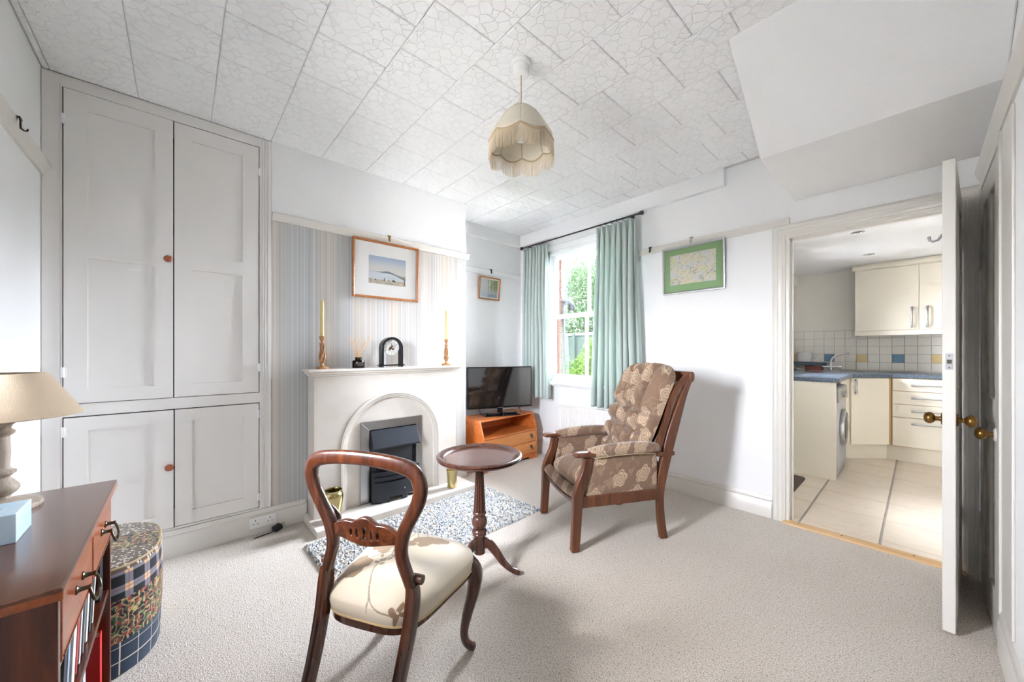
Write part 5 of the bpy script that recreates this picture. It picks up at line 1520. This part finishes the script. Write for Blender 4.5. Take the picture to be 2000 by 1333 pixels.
ds = MB().prism([(-.085, .0), (.085, .0), (.092, .048), (.086, .052), (-.086, .052), (-.092, .048)], -.05, .05, 'y').build('soap_dish', plain('red brown glaze', srgb(112, 48, 40), .25), bevel=.006, loc=(-.915, 6.13, WTZ + .0005))
tag(ds, 'red brown glazed dish on the worktop under the shelf', 'dish')
br_ = thing('washing_up_brush', 'white washing up brush lying on the worktop beside the window', 'brush', (-1.06, 6.10, WTZ), R(10))
MB().tube([(-.05, 0, .014), (.0, 0, .010), (.09, 0, .008)], [.011, .006, .006], 8).build('handle', M['white_plastic'], br_, smooth=50)
MB().lathe([(.012, 0), (.016, .014), (.01, .02), (0, .02)], 12).build('bristles', plain('green bristle', srgb(110, 128, 100), .9), br_, loc=(-.045, 0, .0))
# doormat
pts = []
for (cx, cy, a0_) in ((-.765, 3.635, -90), (-.765, 4.285, 0), (-1.10, 4.285, 90), (-1.10, 3.635, 180)):
    for k in range(6): a = R(a0_ + k * 18); pts.append((cx + .06 * math.cos(a), cy + .06 * math.sin(a)))
tag(MB().prism(pts, .0, .009, 'z').build('doormat', M['doormat'], bevel=.002), 'brown flecked doormat on the kitchen tiles', 'mat')
# ================================================================== mahogany bureau bookcase
BZ = .74
bu = thing('low_bookcase', 'mahogany low bookcase with two drawers and brass handles, against the white wall', 'bookcase', (0, 0, 0))
bx0, bx1, byb, byf = -1.855, -1.125, -.492, -.178
MB().box(-1.885, -1.088, -.494, -.166, BZ - .024, BZ).build('top', [M['mahog_top']], bu, bevel=.004)
MB().box(-1.8853, -1.0877, -.4943, -.1657, BZ - .0235, BZ - .006).build('top_edge', M['mahog_edge'], bu, bevel=.002)
MB().box(bx0, bx0 + .02, byb, byf, .0, BZ - .025).build('side_panel', M['mahog'], bu, bevel=.002)
MB().box(bx1 - .02, bx1, byb, byf, .0, BZ - .025).build('side_panel', M['mahog'], bu, bevel=.002)
MB().box(bx0 + .02, bx1 - .02, byb, byb + .008, .03, BZ - .025).build('back', M['mahog'], bu)
MB().box(bx0 + .02, bx1 - .02, byb + .008, byf - .004, .548, .562).build('dust_board', M['mahog'], bu)
MB().box(bx0 + .02, bx1 - .02, byb + .008, byf - .004, .368, .385).build('shelf', M['mahog'], bu, bevel=.002)
MB().box(bx0 + .02, bx1 - .02, byb + .008, byf - .004, .055, .072).build('shelf', M['mahog'], bu, bevel=.002)
MB().box(bx0 + .02, bx1 - .02, byf - .02, byf - .006, .0, .055).build('plinth', M['mahog'], bu, bevel=.002)
xm = (bx0 + bx1) / 2
MB().box(xm - .01, xm + .01, byb + .008, byf, .562, BZ - .025).build('divider', M['mahog'], bu, bevel=.002)
for (x0, x1) in ((bx0 + .023, xm - .013), (xm + .013, bx1 - .023)):
    dr = MB().box(x0, x1, byf - .02, byf + .002, .566, .710).build('drawer', M['mahog_edge'], bu, bevel=.003)
    cx = (x0 + x1) / 2; y = byf + .002
    MB().box(x0 + .008, x1 - .008, y, y + .002, .572, .576).build('cockbead', M['mahog'], dr)
    hp = MB()
    for s in (-1, 1):
        hp.lathe([(.010, 0), (.0105, .002), (.006, .005), (.0045, .016), (.006, .022), (0, .024)], 14, M=Matrix.Translation((cx + s * .036, y, .648)) @ Matrix.Rotation(R(-90), 4, 'X'))
    hp.tube(smooth_path([(cx - .036, y + .020, .648), (cx - .044, y + .026, .628), (cx - .028, y + .030, .612), (cx, y + .031, .618), (cx + .028, y + .030, .612), (cx + .044, y + .026, .628), (cx + .036, y + .020, .648)], 4), .0034, 8)
    hp.build('bail_handle', M['iron'], dr, smooth=50)

# books
def book(name, x, z, th_, h_, dp, lean, col, page, label, yaw=0.0, group='books in the mahogany bookcase'):
    """spine towards +y (front of the shelf); leaning about its lower edge"""
    t = thing(name, label, 'book', (x, byf - .015, z + .0005), 0, group)
    t.rotation_euler = (0, lean, yaw)
    m = plain(label[:20], col, .5, vary=.06)
    b = MB().box(0, .003, -dp, 0, 0, h_).box(th_ - .003, th_, -dp, 0, 0, h_).box(.003, th_ - .003, -.004, 0, 0, h_)
    b.build('cover', m, t, bevel=.001)
    MB().box(.003, th_ - .003, -dp + .004, -.004, .004, h_ - .004).build('pages', page, t)
    return t
PG = plain('book pages', srgb(232, 224, 204), .9)
z1_, z0_ = .385, .072
lean = R(-14)
bk1 = [(-1.165, .014, .150, R(0), (214, 220, 226), 'thin pale blue paperback upright beside the bookcase side panel'),
       (-1.195, .022, .148, R(-6), (206, 206, 170), 'pale olive book on the upper shelf'),
       (-1.250, .030, .148, R(-14), (26, 28, 36), 'thick black book leaning on the upper shelf'),
       (-1.292, .016, .148, R(-15), (150, 168, 196), 'thin grey blue book leaning on the upper shelf'),
       (-1.345, .032, .148, R(-17), (214, 206, 194), 'thick cream book leaning on the upper shelf'),
       (-1.392, .016, .148, R(-18), (178, 60, 64), 'thin pink red book leaning on the upper shelf'),
       (-1.436, .012, .148, R(-19), (236, 234, 230), 'thin white pamphlet leaning on the upper shelf'),
       (-1.480, .014, .146, R(-20), (120, 128, 130), 'thin grey book leaning on the upper shelf'),
       (-1.524, .020, .148, R(-20), (230, 228, 222), 'white glossy book leaning on the upper shelf'),
       (-1.574, .018, .142, R(-22), (60, 64, 70), 'charcoal book leaning on the upper shelf'),
       (-1.624, .012, .140, R(-24), (220, 218, 214), 'thin off white magazine leaning at the far end of the upper shelf'),
       (-1.760, .060, .150, R(0), (24, 26, 34), 'black box file at the far end of the upper shelf')]
for (x, t_, h_, ln, c_, lb) in bk1: book('book', x - t_, z1_, t_, h_, .19, ln, srgb(*c_), PG, lb)
bk0 = [(-1.36, .03, .255, R(0), (206, 206, 176), 'olive cream book on the bottom shelf'),
       (-1.40, .028, .240, R(0), (44, 46, 40), 'dark green book on the bottom shelf'),
       (-1.445, .030, .262, R(0), (222, 214, 196), 'tall cream book on the bottom shelf'),
       (-1.49, .032, .25, R(0), (190, 196, 204), 'grey white book on the bottom shelf'),
       (-1.762, .038, .200, R(0), (186, 24, 22), 'bright red hardback standing against the far side of the bottom shelf')]
for (x, t_, h_, ln, c_, lb) in bk0: book('book', x - t_, z0_, t_, h_, .2, ln, srgb(*c_), PG, lb)

# tissue box
tb = thing('tissue_box', 'pale blue cardboard tissue box on the bookcase', 'tissue box', (-1.478, -.385, BZ))
g = NG('blue cloudy card')
c = g.mix(g.noise(9, 3, None, .55, .8), srgb(150, 198, 224), srgb(222, 236, 243))
M['tissue'] = g.set(c, .35)
MB().box(-.060, .060, -.115, .098, .0, .068).build('box', M['tissue'], tb, bevel=.002)
MB().lathe([(.05, 0), (.05, .0008), (0, .0008)], 24, M=Matrix.Translation((0, 0, .068)) @ Matrix.Diagonal((.45, 1.4, 1, 1))).build('opening', plain('film slot', srgb(214, 222, 228), .2), tb)

# table lamp
tl = thing('table_lamp', 'turned limed wood table lamp with beige linen shade on the bookcase', 'lamp', (-1.735, -.380, BZ))
MB().lathe([(.075, 0), (.078, .006), (.076, .014), (.060, .020), (.034, .026), (.022, .032), (.020, .04), (.030, .048), (.036, .058), (.036, .066), (.026, .082), (.018, .092), (.022, .098), (.030, .104), (.030, .110), (.020, .116), (.018, .124), (.020, .16), (.019, .20), (.018, .208), (.027, .216), (.028, .222), (.020, .230), (.022, .238), (.027, .244), (.026, .250), (.013, .256), (.011, .268), (0, .268)], 36).build('base', M['limed'], tl, smooth=45)
MB().lathe([(.010, .266), (.010, .285), (.014, .288), (.014, .315), (0, .316)], 16).build('bulb_holder', M['brass'], tl, smooth=40)
MB().lathe([(.012, .314), (.022, .335), (.026, .352), (.020, .372), (0, .380)], 18).build('bulb', plain('lamp opal', srgb(238, 236, 228), .3), tl, smooth=60)
sh = MB().lathe([(.155, .262), (.156, .264), (.086, .386), (.085, .386), (.154, .264), (.155, .262)], 64, cap=False).build('shade', M['linen'], tl, smooth=50)
for k in range(3):
    a = k * 2 * math.pi / 3
    MB().tube([(.012 * math.cos(a), .012 * math.sin(a), .30), (.086 * math.cos(a), .086 * math.sin(a), .383)], .0015, 6).build('spider', M['brass'], sh)

# ================================================================== patchwork pouffe
po = thing('pouffe', 'oval patchwork pouffe of tartan and floral cloth beside the cupboard', 'pouffe', (-2.185, -.265, 0))
PA, PB, PH = .255, .205, .405
def sup(t, k=2.6):
    c_, s_ = math.cos(t), math.sin(t)
    return PA * math.copysign(abs(c_) ** (2 / k), c_), PB * math.copysign(abs(s_) ** (2 / k), s_)
def pouf_pt(u, v):
    t = 2 * math.pi * u; x, y = sup(t)
    if v < .7:
        w = v / .7; k = 1 - .03 * (1 - w) + .02 * math.sin(math.pi * w); z = .006 + (PH - .03) * w
    else:
        w = (v - .7) / .3
        if w < .2:
            a = w / .2 * math.pi / 2; k = .99 - .06 * (1 - math.cos(a)); z = PH - .024 + .024 * math.sin(a)
        else:
            ww = (w - .2) / .8; k = .93 * (1 - ww); z = PH + .012 * math.sin(math.pi / 2 * ww)
    return (x * k, y * k, z)
NAVY, BLK, GRY, CRM, TAN = srgb(28, 44, 62), srgb(20, 20, 24), srgb(112, 112, 120), srgb(206, 196, 178), srgb(200, 166, 126)
GRN, RED, OLV, BRN = srgb(48, 74, 52), srgb(132, 54, 50), srgb(164, 146, 96), srgb(92, 78, 64)
def floral_c(a, b_):
    n1_ = mnoise.noise(Vector((a * 55, b_ * 55, 1))); n2_ = mnoise.noise(Vector((a * 70 + 9, b_ * 70, 5)))
    n3_ = mnoise.noise(Vector((a * 60 + 3, b_ * 60, 8)))
    c = BLK
    if n1_ > .05: c = GRN
    if n2_ > .15: c = RED
    if abs(n3_) < .09: c = OLV
    return c
def ditsy(a, b_):
    d = mnoise.voronoi(Vector((a * 80, b_ * 80, 0)))[0][0]
    return CRM if .16 < d < .34 else (BRN if d > .34 else srgb(60, 50, 44))
def tartan(a, b_, s_=.062):
    pa, pb = (a / s_) % 1, (b_ / s_) % 1
    ba, bb = pa < .38, pb < .38
    if ba and bb: c = TAN
    elif ba or bb: c = GRY
    else: c = BLK
    if abs(pa - .19) < .03 or abs(pb - .19) < .03: c = mixc(c, RED, .55)
    return c
def windowpane(a, b_, s_=.055):
    pa, pb = (a / s_) % 1, (b_ / s_) % 1
    return CRM if pa < .05 or pb < .05 else NAVY
def smallcheck(a, b_, s_=.022):
    pa, pb = (a / s_) % 1, (b_ / s_) % 1
    return CRM if pa < .25 or pb < .3 else srgb(40, 44, 56)
def pouf_col(co):
    x, y, z = co.x, co.y, co.z
    t = math.atan2(y / PB, x / PA); arc = t * .23
    if z < PH - .02:
        panel = math.floor((t + .35 - math.pi) / 1.35)
        ph = [0, 1, 2, 3][panel % 4]
        h_ = z + .0
        if panel % 2 == 0:
            if h_ > .285: return tartan(arc, z)
            if h_ > .13: return floral_c(arc, z)
            return windowpane(arc, z)
        else:
            if h_ > .30: return smallcheck(arc, z)
            if h_ > .15: return ditsy(arc, z)
            return smallcheck(arc, z, .03)
    if x > .09: return ditsy(x, y)
    if x > -.06: return floral_c(x, y) if y > -.02 else windowpane(x + y, x - y, .05)
    return ditsy(x * 1.2, y)
pm = MB().grid(640, 280, pouf_pt, wrap_u=True)
pb_ = pm.build('cover', M['weave'], po, smooth=60); paint(pb_, pouf_col)
MB().tube([(sup(2 * math.pi * i / 96)[0] * .972, sup(2 * math.pi * i / 96)[1] * .972, PH - .006) for i in range(96)], .004, 6, closed=True).build('piping', plain('pouffe piping', srgb(176, 156, 120), .8), po, smooth=60)
# ================================================================== garden outside
struct(MB().box(-40, 40, -40, 40, -.60, -.32).build('ground_around', plain('paved ground', srgb(150, 146, 138), .95, vary=.3, vscale=2)), 'grey ground around the house', 'ground')
struct(MB().box(-16, -1.32, 3.40, 16, -.30, -.12).build('ground_garden', M['grass']), 'green lawn beyond the garden window', 'ground')
struct(MB().box(-4.6, -1.33, 3.40, 5.2, -.12, -.10).build('reflector', plain('pale bounce paving', srgb(224, 222, 218), .9, vary=.15, vscale=5)), 'unseen pale patio outside the garden window', 'ground')  # unseen pale slab, added to bounce daylight up through the window
nb = struct(MB().box(-6.4, -4.66, 3.6, 5.6, -.12, 3.3).build('wall_neighbour', M['render']), 'pale rendered neighbouring wall seen past the window', 'wall')
dp = thing('downpipe', 'black gutter pipe elbow on the neighbouring wall', 'pipe', (-4.48, 5.30, 0))
MB().tube(smooth_path([(-.06, -.25, 2.22), (.0, .0, 2.14), (.06, .12, 2.10), (.08, .18, 2.06), (.08, .19, 1.96)], 5), .06, 12).build('elbow', M['pipe_black'], dp, smooth=60)
MB().tube([(.0, .0, 2.10), (.0, .0, -.12)], .05, 12).build('pipe', M['pipe_black'], dp, smooth=60)
MB().tube([(.08, .19, 2.02), (.08, .19, 1.98)], .072, 12).build('collar', M['pipe_black'], dp, smooth=60)
fn = thing('garden_fence', 'grey green boarded garden fence behind the bushes', 'fence', (0, 9.0, -.12))
fb = None
for i in range(84):
    x = -11.0 + i * .16
    if fb is None: fb = MB().box(0, .15, -.012, .012, 0, 1.78).build('board', M['fence'], fn, loc=(x, 0, 0))
    else: child_copy(fb, fn, (x, (i % 2) * .012, 0))
MB().box(-11.05, 2.5, -.04, .04, 1.78, 1.86).build('capping', M['fence_cap'], fn)
for x in (-10.9, -9, -7.1, -5.2, -3.3, -1.4, .5, 2.4): MB().box(x - .05, x + .05, -.07, -.015, 0, 1.84).build('post', M['fence'], fn)

struct(MB().box(-1.32, 1.4, 3.26, 6.42, 2.34, 3.15).build('sky_block_kitchen', M['render']), 'unseen roof of the kitchen extension', 'blocker')  # unseen block raised above the kitchen to hide part of the sky
def foliage(name, centre, radii, n, size, mat, parent, seed, hollow=.55):
    rnd = random.Random(seed); b = MB()
    vv = []; ff = []
    for i in range(n):
        while True:
            p = Vector((rnd.uniform(-1, 1), rnd.uniform(-1, 1), rnd.uniform(-1, 1)))
            l = p.length
            if hollow < l < 1: break
        k = .80 + .28 * mnoise.noise(p * 2.6 + Vector((seed, 0, 0))) + .12 * mnoise.noise(p * 7 + Vector((seed, 3, 0)))
        c = Vector((p.x * radii[0] * k, p.y * radii[1] * k, p.z * radii[2] * k)) + Vector(centre)
        s_ = size * rnd.uniform(.6, 1.3)
        d1_ = Vector((rnd.gauss(0, 1), rnd.gauss(0, 1), rnd.gauss(0, .7))).normalized()
        d2_ = d1_.cross(Vector((rnd.gauss(0, 1), rnd.gauss(0, 1), rnd.gauss(0, 1)))).normalized()
        o = len(vv)
        nn = d1_.cross(d2_) * (.15 * s_)
        vv += [tuple(c - d1_ * s_), tuple(c + d2_ * s_ * .5 + nn), tuple(c + d1_ * s_), tuple(c - d2_ * s_ * .5 + nn)]
        ff += [(o, o + 1, o + 2), (o, o + 2, o + 3)]
    b.add(vv, ff)
    o = b.build(name, mat, parent, recalc=False); o['kind'] = 'stuff'
    return o
def tree(loc, label, radii, n, size, mat, seed, trunk_h, hollow=.55, cat='tree'):
    t = thing('garden_tree' if cat == 'tree' else 'garden_bush', label, cat, loc)
    foliage('foliage', (0, 0, trunk_h + radii[2] * .8), radii, n, size, mat, t, seed, hollow)
    rnd = random.Random(seed)
    if cat == 'tree':
        MB().tube([(0, 0, 0), (.05, .02, trunk_h * .5), (.0, .0, trunk_h + radii[2] * .6)], [.14, .11, .06], 10).build('trunk', M['bark'], t, smooth=60)
    else:
        b = MB()
        for k in range(6):
            a = k * 1.05; b.tube([(.04 * math.cos(a), .04 * math.sin(a), 0), (radii[0] * .5 * math.cos(a), radii[1] * .5 * math.sin(a), radii[2])], [.012, .006], 6)
        b.build('stems', M['bark'], t)
    return t
tree((-8.4, 11.2, -.12), 'tall dense leafy tree behind the fence, filling the middle of the window', (2.6, 1.8, 2.35), 30000, .055, M['leaf_tree'], 5, .9, .5)
tree((-11.8, 15.8, -.12), 'leafy tree behind the fence beside the neighbouring wall', (2.8, 1.8, 3.4), 16000, .06, M['leaf_tree'], 8, 1.0, .5)
tree((-2.2, 11.2, -.12), 'unseen leafy tree behind the fence, added to block low sky light', (2.4, 1.6, 1.7), 14000, .06, M['leaf_tree'], 12, .7, .5)  # out of view, put in only to keep low sky light off the room
tree((-3.55, 5.50, -.12), 'bright green leafy bush below the window toward the kitchen', (.80, .7, 1.02), 11000, .034, M['leaf_bush'], 21, .0, .35, 'bush')
tree((-5.10, 7.20, -.12), 'light green leafy bush in the middle of the window below the fence', (.85, .75, .80), 11000, .034, M['leaf_bush'], 33, .0, .35, 'bush')
tree((-6.95, 8.2, -.12), 'darker green low bush beside the neighbouring wall', (.8, .55, .70), 7000, .04, M['leaf_tree'], 41, .0, .35, 'bush')
